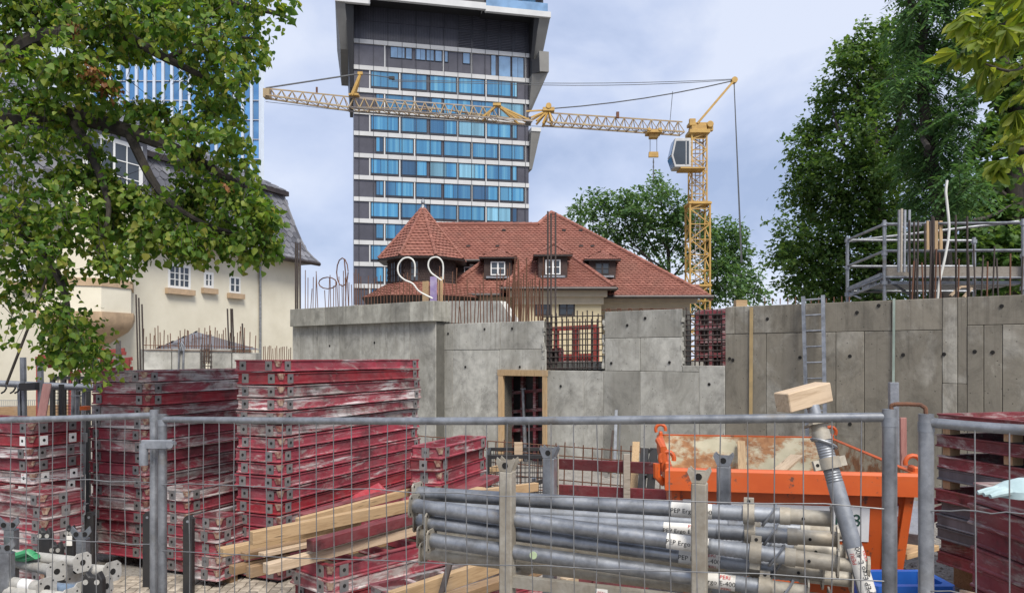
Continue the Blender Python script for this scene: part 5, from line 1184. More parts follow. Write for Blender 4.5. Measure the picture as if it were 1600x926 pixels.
timber(P(408, 866, 6.0), P(520, 842, 6.6), .08, .035, 'woodp', 'short thin pale batten on the timber pile', 'batten')
timber(P(362, 890, 6.1), P(600, 838, 7.3), .09, .07, 'woodb', 'dark timber beneath the yellowish one')
timber(P(388, 893, 6.0), P(620, 840, 7.2), .07, .09, 'woodb', 'second dark timber beneath the whitish beam')
timber(P(520, 800, 7.25), P(598, 760, 7.8), .13, .02, 'red3', 'bright red thin board tilted against the tall stack', 'board', 'board', 35)
timber(P(610, 938, 4.95), P(835, 862, 6.3), .06, .12, 'wood', 'timber on edge low under the props')
timber(P(655, 950, 4.7), P(850, 886, 5.7), .1, .06, 'woodb', 'brown timber flat on the ground under the props')
timber(P(720, 775, 6.9), P(838, 760, 7.9), .06, .09, 'wood', 'short timber behind the galvanised props')
timber(P(660, 796, 6.8), P(770, 745, 7.9), .2, .05, 'redrail', 'wide red plank rising behind the end of the props', 'plank', 'plank')
timber(P(700, 785, 6.9), P(752, 768, 7.4), .1, .1, 'wood', 'timber offcut between red plank and props', 'timber_offcut')
timber(P(686, 940, 4.9), P(706, 868, 5.2), .035, .035, 'rustd', 'rusty steel bar propped under the prop ends', 'steel_bar', 'bar')

# ------------------------------------------------------------------ text
def text_mesh(s_, size, m):
    cu = bpy.data.curves.new('t', 'FONT'); cu.body = s_; cu.size = size; cu.align_x = 'CENTER'; cu.align_y = 'CENTER'; cu.resolution_u = 2
    o = bpy.data.objects.new('t', cu); link(o); dg = bpy.context.evaluated_depsgraph_get(); me = bpy.data.meshes.new_from_object(o.evaluated_get(dg)); bpy.data.objects.remove(o)
    me.materials.clear(); me.materials.append(m); return me
M['ink'] = simple('black_ink', (.02, .02, .02), bump=0, rough=.7); M['redink'] = simple('red_ink', (.5, .02, .02), bump=0, rough=.7); M['greenink'] = simple('dark_green_ink', (.01, .06, .04), bump=0, rough=.7)
M['sticker'] = simple('white_sticker', (.68, .65, .59), (.4, .37, .32), 22, .6, bump=0, lo=.25, hi=.4)
TX1, TX2 = text_mesh('PEP Ergo E-400', .031, M['ink']), text_mesh('PERI', .026, M['redink']); TX3 = text_mesh('PERI', .024, M['redink'])

# ------------------------------------------------------------------ adjustable steel props
M['limepaint'] = simple('pale_green_paint', (.5, .6, .36), rough=.6, bump=0)
def prop(p0, p1, label, r=.037, mat='galv', lab_at=.62, inner=0, roll=0, group='galvanised props lying in the rack', lbl=True, nut=.8, simple_=False, dirty=False, tf=.74, xf=.9, spot=0):
    p0, p1 = V(p0), V(p1); L_ = (p1-p0).length
    t = thing('steel_prop', (0, 0, 0), label, 'prop', group); ORG[t.name] = V()
    m = M[mat]; tl = L_*tf
    MB().tube([(0.0, 0, 0), (tl, 0, 0)], r, 16).build('outer_tube', m, t, smooth=True)
    n_ = 17; th = MB(); pts, rs = [], []
    x0, x1 = tl, L_*xf
    for k in range(n_*2+1): pts.append((x0+(x1-x0)*k/(n_*2), 0, 0)); rs.append(r*(1.0 if k % 2 else .93))
    th.tube(pts, rs, 16).build('thread', M['galvd'], t, smooth=True)
    MB().tube([(x1-.01, 0, 0), (x1+.035, 0, 0)], r*1.1, 16).build('collar', M['galvdirt'], t, smooth=True)
    MB().tube([(x1+.03, 0, 0), (L_, 0, 0)], r*.97, 16).build('end_sleeve', M['galvdirt'], t, smooth=True)
    MB().tube([(x1+.09, -r*.9, 0), (x1+.09, -r*1.02, 0)], r*.2, 8).build('pin_hole', M['hole'], t)
    for x, nm in ((0, 'foot_plate'), (L_, 'head_plate')):
        q = [V((x-.004, y*1.6*r, z*1.6*r)) for y, z in ((-1, -.75), (-.75, -1), (.75, -1), (1, -.75), (1, .75), (.75, 1), (-.75, 1), (-1, .75))]
        o = MB().prism(q, (.008, 0, 0)).build(nm, M['galvdirt'], t)
        hm = MB()
        for y, z in ((-1, -1), (1, 1), (-1, 1), (1, -1)): hm.tube([(x-.0055, y*1.12*r, z*1.12*r), (x+.0055, y*1.12*r, z*1.12*r)], r*.17, 6)
        hm.build('bolt_holes', M['hole'], o)
    xn = L_*nut; nb = MB(); nb.tube([(xn-.025, 0, 0), (xn+.025, 0, 0)], r*1.32, 12)
    nb.hexa((xn-.022, -.012, r*1.1), (.044, 0, 0), (0, .024, 0), (0, 0, r*.9)); nb.hexa((xn-.022, -.012, -r*2.0), (.044, 0, 0), (0, .024, 0), (0, 0, r*.9))
    o = nb.build('adjusting_nut', M['galvdirt'], t, smooth=True); MB().tube([(xn, -.0135, r*1.6), (xn, .0135, r*1.6)], r*.22, 8).build('nut_eye', M['hole'], o)
    g_ = MB(); g_.tube([(xn+.09+.03*math.sin(a), -r*1.12*math.cos(a)-.004, r*1.3*math.sin(a)) for a in [(-2.2+k*.4) for k in range(12)]], .0065, 6); g_.build('pin_clip', M['galv'], t, smooth=True)
    if spot: MB().tube([(L_*spot, -r+.004, .006), (L_*spot, -r-.0015, .006)], .019, 14).build('paint_spot', M['limepaint'], t)
    if inner:
        MB().tube([(L_, 0, 0), (L_+inner, 0, 0)], r*.78, 14).build('inner_tube', M['galvdirt'], t, smooth=True)
        MB().tube([(L_+inner-.006, 0, 0), (L_+inner+.006, 0, 0)], r*1.35, 14).build('inner_plate', M['galvdirt'], t)
    if lbl:
        lx, lw = L_*lab_at, .19; cyl = []
        for x in (lx-lw/2, lx+lw/2): cyl.append([(x, -(r+.0012)*math.cos(a), (r+.0012)*math.sin(a)) for a in [R(-72+k*12) for k in range(13)]])
        o = MB().loft(cyl, caps=False, close=False).build('label_sticker', M['sticker'], t, smooth=True)
        inst('lettering', TX1, o, (lx, -(r+.0035), .001), (R(90), 0, 0)); inst('lettering', TX2, o, (lx+.05, -(r*.72+.005), r*.74), (R(90-42), 0, 0)); inst('lettering', TX3, o, (lx+.055, -(r*.76+.004), -r*.72), (R(90+40), 0, 0))
    x = (p1-p0).normalized(); up_ = UP if abs(x.z) < .9 else V((0, 1, 0)); y = up_.cross(x).normalized(); z = x.cross(y)
    mt = Matrix((x, y, z)).transposed().to_4x4() @ Matrix.Rotation(R(roll), 4, 'X'); mt.translation = p0; t.matrix_world = mt; return t
prop(P(652, 770, 4.12), P(1299, 810, 3.4), 'topmost galvanised prop in the rack, resting above the others', lab_at=.705, nut=.83)
prop(P(647, 789, 4.02), P(1309, 880, 3.3), 'bright galvanised prop whose inner tube sticks out towards the leaning prop', lab_at=.69, inner=.12, nut=.835, roll=-4)
prop(P(668, 803, 4.25), P(1309, 842, 3.55), 'dark prop second from the top at its labelled end', mat='galvd', lab_at=.665, nut=.815)
prop(P(671, 816, 4.0), P(1285, 896, 3.42), 'dirty prop third down at the flanged end in the rack', mat='galv', lab_at=.72, nut=.85)
prop(P(674, 843, 3.95), P(1262, 926, 3.36), 'lowest front prop with a pale green paint spot', mat='galv', lab_at=.78, nut=.9, spot=.31)
prop(P(652, 812, 4.3), P(1320, 862, 3.68), 'prop in the back row with a blackened flange, upper', mat='galvd', lbl=False)
prop(P(658, 836, 4.22), P(1330, 905, 3.6), 'prop in the back row with a muddy flange, lower', mat='galvdirt', lbl=False)
prop(P(662, 862, 4.1), P(1295, 940, 3.46), 'bottom prop in the rack mostly hidden under the others', mat='galvdirt', lbl=False)
prop(P(668, 790, 4.4), P(1330, 832, 3.75), 'dark prop at the back of the rack, seen between the top two', mat='galvd', lbl=False)
# leaning prop with timber head
def lean():
    a, b = P(1362, 950, 3.22), P(1278, 662, 3.42); b2 = P(1271, 634, 3.44)
    t = prop(a+(a-b)*1.35, b, 'single prop leaning behind the fence with a timber block on its head', r=.036, mat='galvd', lab_at=.66, nut=.905, roll=90, group=None, lbl=True, tf=.86, xf=.965)
    hb = MB().tube([V((0, 0, 0)), V((.085, 0, 0))], .028, 14); L_ = (a+(a-b)*1.35-b).length
    o = link(bpy.data.objects.new('inner_tube', hb.mesh('inner_tube', M['galvd'], True))); o.parent = t; o.location = (L_, 0, 0)
    timber(P(1222, 629, 3.42), P(1288, 611, 3.5), .1, .088, 'woodp', 'timber block nailed on the head of the leaning prop', 'timber_block', 'timber')
lean()

# ------------------------------------------------------------------ prop rack
def rack():
    FL, FR, BL, BR = V((XP(793, 3.8), 3.8, 0)), V((XP(1093, 3.45), 3.45, 0)), V((XP(859, 4.3), 4.3, 0)), V((XP(1131, 3.98), 3.98, 0))
    t = thing('prop_rack', (FL+BR)/2, 'galvanised stacking rack holding the long steel props', 'rack')
    for p, m, tw in ((FL, 'galvdirt', 0), (FR, 'galvdirt', 0), (BL, 'galv', 0), (BR, 'galv', 0)):
        b = MB(); u = (FR-FL).normalized()*.034; w = V((u.y, -u.x, 0)); top = 1.73
        o = MB().hexa(p-u-w, u*2, w*2, UP*top).build('post', M[m], t, bevel=.006)
        # flared stacking head with an eye
        hd = MB(); z0 = top; pr = [p-u*.9+UP*z0, p+u*.9+UP*z0, p+u*1.5+UP*(z0+.05), p+u*1.3+UP*(z0+.07), p+u*.7+UP*(z0+.052), p-u*.7+UP*(z0+.052), p-u*1.3+UP*(z0+.07), p-u*1.5+UP*(z0+.05)]
        hd.prism([q-w*.95 for q in pr], w*.25); hd.prism([q+w*.7 for q in pr], w*.25)
        h = hd.build('stacking_head', M[m], o); MB().tube([p-w*1.0*(-1 if w.y < 0 else 1)+UP*(z0+.03), p+w*1.02+UP*(z0+.03)], .016, 10).build('head_eye', M['hole'], h)
    for a, b in ((FL, FR), (BL, BR), (FL, BL), (FR, BR)):
        for z in (.18, 1.18): MB().bar(a+UP*z, b+UP*z, .045, .055).build('rail', M['galvdirt'], t)
    p = FL+(FR-FL)*.52+UP*1.178; nn = V((-(FR-FL).normalized().y*-1, 0, 0)); 
    u = (FR-FL).normalized(); w = V((u.y, -u.x, 0)); w = w if w.y < 0 else -w
    st = MB().hexa(p-u*.03-UP*.02+w*.023, u*.06, UP*.04, w*.002).build('label_sticker', M['sticker'], t)
    o = inst('lettering', TX2, st, p+w*.026-ORG[t.name], (R(90), 0, math.atan2(u.y, u.x)), (.8, .8, .8))
rack()
# scrap under the props
timber(P(915, 912, 4.6), P(940, 893, 5.0), .09, .06, 'redrail', 'pink painted offcut seen below the props', 'timber_offcut')
timber(P(950, 918, 4.5), P(1000, 900, 5.0), .2, .1, 'redrail', 'red formwork offcut seen below the props', 'timber_offcut')
timber(P(845, 910, 4.7), P(880, 888, 5.1), .1, .03, 'woodg', 'grey board scrap below the props', 'board_scrap', 'board')
timber(P(880, 906, 4.75), P(935, 898, 5.0), .06, .03, 'woodp', 'pale batten scrap below the props', 'batten')

# ------------------------------------------------------------------ temporary fence
def fence(p0, p1, wires, hz, label, rp=(.024, .024), ends=(1, 1), ztop=(2.0, 2.0), first=.05):
    t = thing('temporary_fence', ((p0[0]+p1[0])/2, (p0[1]+p1[1])/2, 0), label, 'fence', 'temporary fence panels')
    a, b = V((*p0, 0)), V((*p1, 0)); za, zb = ztop; n_ = 12
    pts = [a+(b-a)*(k/n_)+UP*(za+(zb-za)*k/n_-.012*math.sin(math.pi*k/n_)) for k in range(n_+1)]
    MB().tube(pts, .0185, 14).build('top_rail', M['galv'], t, smooth=True); MB().tube([a+UP*.14, b+UP*.14], .0185, 10).build('bottom_rail', M['galv'], t, smooth=True)
    for p, z, r, e in ((a, za, rp[0], ends[0]), (b, zb, rp[1], ends[1])):
        if e:
            MB().tube([p+UP*.02, p+UP*(z+.03)], r, 16).build('post', M['galv'], t, smooth=True)
            MB().tube([p+UP*(z-.035), p+UP*(z+.0)], r*1.06, 12).build('weld_collar', M['galvd'], t, smooth=True)
    L_ = (b-a).length; nrm = V(((b-a).y, -(b-a).x, 0)).normalized(); s_ = first
    while s_ < L_-.04:
        q = a+(b-a)*(s_/L_); zt = za+(zb-za)*s_/L_; j = [random.gauss(0, .006) for _ in range(5)]; u = (b-a).normalized()
        MB().tube([q+UP*(zt-.01)+nrm*.012]+[q+u*j[k]+nrm*.012+UP*(zt*(1-(k+1)/5)+.14*(k+1)/5) for k in range(4)]+[q+UP*.14+nrm*.012], .0026, 5, cap=False).build('vertical_wire', M['wire'], t, smooth=True)
        s_ += wires
    for h0, h1 in hz:
        pts = [a+(b-a)*(k/16)+UP*(h0+(h1-h0)*k/16+random.gauss(0, .004))-nrm*.001+nrm*.017 for k in range(17)]
        MB().tube(pts, .0026, 5, cap=False).build('horizontal_wire', M['wire'], t, smooth=True)
    for p in (a, b): MB().box(p+UP*.06, (.62, .22, .12)).build('foot_block', M['conc'], t, bevel=.01)
    return t
pl, pr_ = (XP(254, 4.2), 4.2), (XP(1390, 2.85), 2.85)
fence(pl, pr_, .104, [(1.6, 1.735), (1.23, 1.46), (.9, 1.1), (.55, .75), (.25, .35)], 'middle fence panel in front of the props and timbers', (.0235, .0265), ztop=(1.955, 2.075), first=.1)
fence((XP(-230, 4.75), 4.75), (XP(241, 4.25), 4.25), .098, [(1.58, 1.6), (1.23, 1.25), (.9, .9), (.5, .5)], 'left fence panel in front of the stickered stack', (.0235, .0235), ztop=(1.9, 1.975))
fence((XP(1447, 2.78), 2.78), (XP(1830, 2.3), 2.3), .104, [(1.74, 1.82), (1.45, 1.5), (1.1, 1.1), (.6, .6)], 'right fence panel in front of the gapped stack', (.0265, .0265), ztop=(2.062, 2.07), first=.16)
def clamp():
    z = ZP(697, 4.2); c = V(((XP(254, 4.2)+XP(241, 4.25))/2, 4.2, z)); t = thing('fence_clamp', c, 'steel clamp with a bolt joining the two fence posts', 'clamp')
    MB().tube([c+V((-.055, -.03, -.1)), c+V((-.055, -.03, .02))], .024, 10).build('sleeve', M['galvd'], t, smooth=True)
    b = MB(); b.box(c+V((.02, -.035, .015)), (.17, .02, .05)); b.build('strap', M['galvd'], t, bevel=.004); b = MB(); b.tube([c+V((.1, -.06, .015)), c+V((.1, -.01, .015))], .02, 8); b.build('bolt', M['galv'], t, smooth=True)
clamp()
tie = [P(1393, 642, 2.85), P(1393, 633, 2.85), P(1400, 631, 2.84), P(1420, 631, 2.82), P(1438, 632, 2.8), P(1446, 637, 2.79), P(1447, 650, 2.79)]
rt = MB(); rs = []; q = []
for i in range(len(tie)-1):
    for k in range(6): q.append(tie[i]+(tie[i+1]-tie[i])*k/6); rs.append(.0085 if len(rs) % 2 else .0072)
q.append(tie[-1]); rs.append(.008); rt.tube(q, rs, 8).build('rebar_tie', M['rust'], smooth=True, label='rusty bent rebar hooked across the two fence posts', cat='tie')

# ------------------------------------------------------------------ orange skip
def skip():
    o0 = V((XP(1043, 5.88), 5.88, 0)); t = thing('skip_container', (0, 0, 0), 'orange tapered skip container with a white sign behind the props', 'skip'); ORG[t.name] = V()
    W, L_, zr = 1.83, 2.65, 1.44; up = UP
    n = NT('skip_interior'); v = n.coord(rnd=False)
    c = n.ramp(n.noise(v, 5, 4), [(.35, (.4, .37, .26)), (.65, (.52, .47, .34))]); rz = n.ramp(n.noise(n.coord((1, 1, 1.6), False), 2.0, 7, .68), [(.46, 0), (.54, 1)])
    c = n.mix(rz, c, n.ramp(n.noise(v, 14, 4), [(.3, (.2, .085, .035)), (.7, (.38, .19, .085))])); n.bump(rz, .3, .004); inm = n.fin(c, .85)
    n = NT('skip_orange'); v = n.coord(rnd=False); c = n.ramp(n.noise(v, 2.5, 5), [(.35, (.44, .07, .011)), (.7, (.54, .1, .017))])
    c = n.mix(n.ramp(n.noise(v, 9, 8, .75), [(.59, 0), (.63, .9)]), c, (.09, .05, .035)); c = n.mix(n.ramp(n.noise(n.coord((1, 1, 3), False), 3.0, 6, .7), [(.55, 0), (.75, .45)]), c, (.34, .12, .05))
    n.bump(n.noise(v, 30, 4), .15, .004); om = n.fin(c, .5)
    def ring(i, z, fx0, fx1, fy0, fy1): return [(fx0+i, fy0+i, z), (fx1-i, fy0+i, z), (fx1-i, fy1-i, z), (fx0+i, fy1-i, z)]
    MB().loft([ring(0, .28, .16, W-.16, .4, L_-.7), ring(0, .62, .09, W-.09, .15, L_-.4), ring(0, 1.29, .03, W-.03, .06, L_-.06)], caps=False).build('shell', om, t, smooth='fix')
    MB().hexa((.16, .4, .27), (W-.32, 0, 0), (0, L_-1.1, 0), (0, 0, .02)).build('floor', inm, t)
    o = MB().loft([ring(.012, .3, .16, W-.16, .4, L_-.7), ring(.012, .62, .09, W-.09, .15, L_-.4), ring(.012, 1.43, .03, W-.03, .06, L_-.06)], caps=False).build('inner_lining', inm, t)
    o.data.flip_normals()
    prof = [(-.0, 1.27), (-.0, 1.42), (.02, 1.44), (.06, 1.44), (.06, 1.27)]
    b = MB(); 
    b.loft([[(p[0]+0, p[1]+0, z) for p in ring(i, z, -.02, W+.02, -.02, L_+.02)] for i, z in prof+[prof[0]]], caps=False); b.build('rim', om, t, smooth='fix')
    # front stiffening frame
    for x, s_ in ((.03, .06), (W-.09, -.06)): MB().hexa((x, .03, 1.27), (.06, 0, 0), (0, .05, 0), (s_, .09, -.65)).build('corner_rib', om, t)
    b = MB(); b.hexa((.12, .1, .56), (W-.24, 0, 0), (0, .06, 0), (0, 0, .09)); b.build('lower_rib', om, t, bevel=.008)
    for x in (.3, W-.4): MB().hexa((x, .5, 0), (.1, 0, 0), (0, L_-1.1, 0), (0, 0, .28)).build('runner', om, t)
    # lugs
    def lug(x, y, s):
        l = MB(); l.hexa((x-.02, y-.07, 1.35), (.04, 0, 0), (0, .14, 0), (0, 0, .13)); lo = l.build('lifting_lug', om, t, bevel=.01)
        l = MB(); l.tube([(x+s*.0+.055*math.cos(a)*s, y, 1.5+.055*math.sin(a)) for a in [k*.45-.6 for k in range(10)]], .018, 8); l.build('hook', om, lo, smooth=True)
    lug(.0, .1, -1); lug(W, .15, 1); lug(0.02, L_-.1, -1); lug(W-.02, L_-.1, 1)
    b = MB(); b.tube([(-.02, .12, 1.4), (-.03, .1, 1.58), (-.06, .3, 1.62)], .03, 8); b.tube([(-.02, .12, 1.3), (-.08, .1, 1.36), (-.08, .1, 1.46)], .03, 8); b.build('lid_hinge', om, t, smooth=True)
    # sign on the sloping end
    def onf(x, z, f=.0): k = (1.29-z)/.67; return V((x, .06+.09*k-.004-f, z))
    def fq(name, m, x0, x1, z0, z1, f, par, sk=0): 
        return MB().add([onf(x0, z0, f), onf(x1, z0, f), onf(x1+sk, z1, f), onf(x0+sk, z1, f)], [(0, 1, 2, 3)]).build(name, m, par)
    M['skw'] = simple('white_sheet', (.66, .66, .66), (.56, .56, .56), 6, .5, bump=0, amt=.02); M['hazred'] = simple('hazard_red', (.28, .012, .02), rough=.4, bump=0)
    sg = fq('sign', M['skw'], .42, 1.5, .9, 1.17, .004, t)
    M['logog'] = simple('logo_green', (.03, .3, .06), bump=0)
    for x0, x1, m, sk in ((.48, .53, M['greenink'], -.05), (.53, .6, M['logog'], .06), (.58, .64, M['greenink'], .05)): fq('logo', m, x0, x1, 1.02, 1.13, .008, sg, sk)
    tm = text_mesh('030 7250138', .14, M['greenink']); e_ = R(90)-math.atan2(.09, .67)
    inst('lettering', tm, sg, onf(1.07, 1.06, .009), (e_+R(56) if False else R(90)+math.atan2(.09, .67), 0, 0))
    for x0, x1 in ((.12, .3), (1.6, 1.7)):
        h = fq('hazard_board', M['skw'], x0, x1, .66, 1.19, .004, t)
        for k in range(3):
            z = .68+.18*k; MB().add([onf(x0, z, .007), onf(x1, z+(.17 if x0 > 1 else -.0), .007), onf(x1, min(1.19, z+.08+(.17 if x0 > 1 else 0)), .007), onf(x0, z+.09, .007)], [(0, 1, 2, 3)]).build('hazard_stripe', M['hazred'], h)
    t.location = o0; t.rotation_euler = (0, 0, R(-9.5))
    timber(P(1210, 742, 6.9), P(1245, 712, 7.4), .12, .03, 'woodp', 'pale board end poking up inside the skip', 'board_scrap', 'board'); timber(P(1160, 745, 7.6), P(1158, 690, 8.2), .08, .03, 'wood', 'narrow board leaning inside the skip against its rear', 'board_scrap', 'board')
skip()
M['bluep'] = simple('blue_plastic', (.02, .11, .42), (.015, .08, .33), 4, .4)
b = MB(); c0 = P(1368, 914, 4.9); b.loft([ring8(c0.x, c0.x+.5, 4.9, 5.25, i, z, .03) for i, z in ((.04, 0), (0, c0.z-.06), (-.02, c0.z-.06), (-.02, c0.z), (.03, c0.z), (.05, .1))]); b.build('plastic_bin', M['bluep'], smooth='fix', label='blue plastic bin standing between the skip and the fence', cat='bin')
M['cyan'] = simple('pale_blue_cloth', (.4, .5, .51), (.3, .4, .41), 8, .9)
gl = MB(); c = P(1592, 766, 4.0); c.z = 1.57
def blobring(cx, cy, z, rx, ry): return [(cx+rx*math.cos(a)*(1+.15*math.sin(3*a)), cy+ry*math.sin(a), z) for a in [k*math.pi/6 for k in range(12)]]
gl.loft([blobring(c.x, c.y, c.z-.008, .12, .1), blobring(c.x, c.y, c.z+.03, .125, .1), blobring(c.x+.02, c.y, c.z+.07, .08, .07), blobring(c.x+.03, c.y, c.z+.09, .03, .03)])
for dy in (-.05, -.015, .02): gl.tube([(c.x-.08, c.y+dy, c.z+.03), (c.x-.15, c.y+dy*1.3, c.z+.02), (c.x-.2, c.y+dy*1.5, c.z+.008)], [.022, .018, .012], 8)
gl.build('work_glove', M['cyan'], smooth=True, label='pale blue work glove lying on the near right stack', cat='glove')

# ------------------------------------------------------------------ guard rail, mat and clutter by the wall
def guard():
    t = thing('guard_rail_fence', (XP(960, 9.6), 9.6, 0), 'red plank guard rail with a grey post in front of the long wall', 'fence')
    A, B = 10.2, 8.9
    for y0, y1, hh in ((716, 724, .14), (756, 766, .14)):
        a, b = P(862, y0, A), P(1062, y1, B); MB().hexa(a-UP*hh, b-a, V((0, .035, 0)), UP*hh).build('rail_board', M['redrail'], t, bevel=.004)
    for x, d in ((978, 9.4), (868, 10.15), (1056, 8.92)): p = V((XP(x, d), d-.06, 0)); MB().bar(p, p+UP*(ZP(708, d)), .08, .05, up=(0, 1, 0)).build('post', M['woodg'], t)
guard()
def mat_():
    t = thing('rebar_mat', (XP(850, 11.5), 11.5, 0), 'rusty rebar mesh mat standing behind the red guard rail', 'rebar mesh')
    a, b = P(628, 672, 12.5), P(1062, 672, 10.4)
    def pt(f, z): p = a+(b-a)*f; return V((p.x, p.y, z))
    for k in range(33): rebar(t, pt(k/32, 0), pt(k/32+.006, 1.02+.03*math.sin(k)), .009, name='upright_bar')
    for z in (.12, .3, .48, .66, .84, .98): rebar(t, pt(0, z+.04), pt(1, z-.02), .009, name='cross_bar')
mat_()
timber(wp(960, 740, .5), wp(963, 640, .15), .06, .03, 'galvd', 'grey steel channel leaning on the wall behind the guard rail', 'steel_channel', 'channel')
timber(wp(951, 740, .6), wp(958, 672, .3), .04, .03, 'rustd', 'thin dark bar leaning behind the guard rail', 'steel_bar', 'bar')
timber(P(990, 770, 10.2), P(994, 690, 10.6), .1, .03, 'woodv', 'upright pale board behind the guard rail', 'board', 'board')
for dx, l in ((0, 'black steel bracket leaning behind the guard rail, nearer the post'), (14, 'black steel bracket leaning behind the guard rail, nearer the skip')):
    q0, q1 = P(1002+dx, 768, 9.9), P(1008+dx, 700, 10.1); b = MB(); b.bar(q0, q1, .1, .04); b.bar(q1-V((.02, 0, .05)), q1+V((.14, 0, -.02)), .04, .05); b.bar(q0+V((.06, 0, .2)), q1+V((.08, 0, -.1)), .03, .05); b.build('steel_bracket', M['black'], label=l, cat='bracket')
def mesh_box():
    a = P(770, 765, 8.6); t = thing('wire_box', (a.x, a.y, 0), 'black wire mesh box pallet behind the galvanised props', 'box pallet')
    x0, x1, y0, y1, z1 = XP(762, 8.6), XP(868, 8.6), 8.6, 9.3, ZP(713, 8.6); 
    for x, y in ((x0, y0), (x1, y0), (x1, y1), (x0, y1)): MB().bar((x, y, 0), (x, y, z1), .045).build('post', M['black'], t)
    for (p, q) in (((x0, y0), (x1, y0)), ((x1, y0), (x1, y1)), ((x1, y1), (x0, y1)), ((x0, y1), (x0, y0))):
        for z in (.12, z1): MB().bar((*p, z), (*q, z), .04).build('rail', M['black'], t)
    MB().bar((x0, y0-.02, z1-.5), (x1, y0-.02, z1-.22), .045).build('brace', M['black'], t)
    w = MB()
    for k in range(1, 16): x = x0+(x1-x0)*k/16; w.bar((x, y0, .12), (x, y0, z1), .006); w.bar((x, y1, .12), (x, y1, z1), .006)
    for k in range(1, 18): z = .12+(z1-.12)*k/18; w.bar((x0, y0, z), (x1, y0, z), .006); w.bar((x0, y1, z), (x1, y1, z), .006)
    w.build('mesh_infill', M['black'], t, kind='stuff')
    MB().box(((x0+x1)/2, 8.95, .14), (x1-x0-.1, .6, .04)).build('floor', M['galvd'], t)
    for k in range(14):
        p = V((random.uniform(x0+.1, x1-.1), random.uniform(8.7, 9.2), .2)); q = p+V((random.uniform(-.25, .25), random.uniform(-.2, .2), random.uniform(.4, .75)))
        MB().bar(p, q, .05, .03).build('steel_fitting', M['black' if k % 2 else 'galvd'], label=f'steel fitting thrown in the wire box, number {k+1} among many alike' if False else 'steel fitting heaped in the black wire box', cat='fitting', group='fittings in the wire box')
mesh_box()
MB().box(P(810, 705, 9.2), (.1, .1, .22)).build('wood_block', M['woodp'], label='pale wood block standing by the doorway above the wire box', cat='block')
# posts near the right posts
timber(P(1397, 760, 7.5), P(1396, 597, 7.5), .05, .09, 'galvd', 'grey upright channel behind the fence post', 'steel_channel', 'channel'); timber(P(1412, 760, 8.6), P(1411, 652, 8.6), .03, .07, 'pinkwood', 'narrow red stained stake beside the skip', 'stake', 'stake')
timber(P(1405, 790, 8.0), P(1470, 782, 7.6), .12, .05, 'maroon', 'maroon plank lying behind the skip corner', 'plank', 'plank'); timber(P(1400, 866, 6.6), P(1450, 852, 6.9), .2, .05, 'wood', 'pale plank on the gravel beside the skip', 'plank', 'plank')
timber(P(1425, 842, 6.3), P(1437, 790, 6.6), .12, .12, 'galvd', 'grey steel profile standing at the skip side', 'steel_profile', 'profile'); timber(P(1535, 935, 3.9), P(1420+85, 926, 4.6), .04, .04, 'woodp', 'round stick lying before the near right stack', 'stick', 'stick')
for k, (x, y0, y1, d) in enumerate(((1420, 830, 770, 8.4), (1440, 835, 760, 8.8))): timber(P(x-20, y0-20*k, d), P(x+60, y0-30-20*k, d-.4), .14, .1, 'maroon', ['maroon beam low behind the skip', 'upper maroon beam behind the skip'][k])

# ------------------------------------------------------------------ bottom-left prop bunch
M['bluegrey'] = galv('blue_grey_tube', (.22, .29, .38), (.13, .18, .25), .5, .4)
M['palegrey'] = galv('pale_grey_tube', (.5, .48, .44), (.36, .34, .3), .6, .2)
def pipe(p0, p1, r, m, label, hole=True, band=None):
    p0, p1 = V(p0), V(p1); t = thing('steel_prop', p0, label, 'prop', 'props heaped at the left edge'); d = (p1-p0).normalized()
    MB().tube([p0, p1], r, 12).build('tube', M[m], t, smooth=True)
    x = d.cross(UP).normalized(); y = x.cross(d)
    for q, s_ in ((p1, 1), (p0, -1)):
        pr = [q+(x*a+y*b)*r*1.75 for a, b in ((-1, -.6), (-.6, -1), (.6, -1), (1, -.6), (1, .6), (.6, 1), (-.6, 1), (-1, .6))]
        o = MB().prism(pr, d*.008*s_).build('end_plate', M['palegrey'], t)
        hm = MB(); hm.tube([q+d*s_*.0075, q+d*s_*.0095], r*.55, 10)
        for a, b in ((-1, -1), (1, 1), (-1, 1), (1, -1)): c_ = q+(x*a+y*b)*r*1.05; hm.tube([c_+d*s_*.0075, c_+d*s_*.0095], r*.16, 6)
        hm.build('plate_holes', M['hole'], o)
    if band: MB().tube([p0+(p1-p0)*band-d*.05, p0+(p1-p0)*band+d*.05], r*1.02, 12).build('sticker_band', M['platew'], t, smooth=True)
pipe(P(-160, 845, 5.6), P(128, 878, 4.75), .034, 'palegrey', 'pale prop end with an oval plate, uppermost in the left heap')
pipe(P(-170, 828, 5.9), P(118, 890, 4.9), .042, 'bluegrey', 'blue-grey prop lying across the left heap')
pipe(P(-100, 850, 6.0), P(88, 892, 4.7), .034, 'palegrey', 'pale prop with a hinged plate below the blue-grey one')
pipe(P(-120, 868, 5.6), P(175, 892, 4.8), .036, 'palegrey', 'pale prop reaching farthest out of the left heap')
pipe(P(-140, 890, 5.2), P(130, 925, 4.55), .04, 'bluegrey', 'dark blue-grey prop low in the left heap')
pipe(P(-140, 885, 5.0), P(72, 918, 4.5), .036, 'palegrey', 'pale prop with a red and white band in the left heap', band=.88)
pipe(P(-120, 905, 4.9), P(110, 935, 4.4), .036, 'palegrey', 'muddy prop at the bottom of the left heap')
pipe(P(-110, 930, 4.8), P(165, 915, 4.62), .034, 'galvd', 'grey prop with a yellow-marked plate in the left heap')
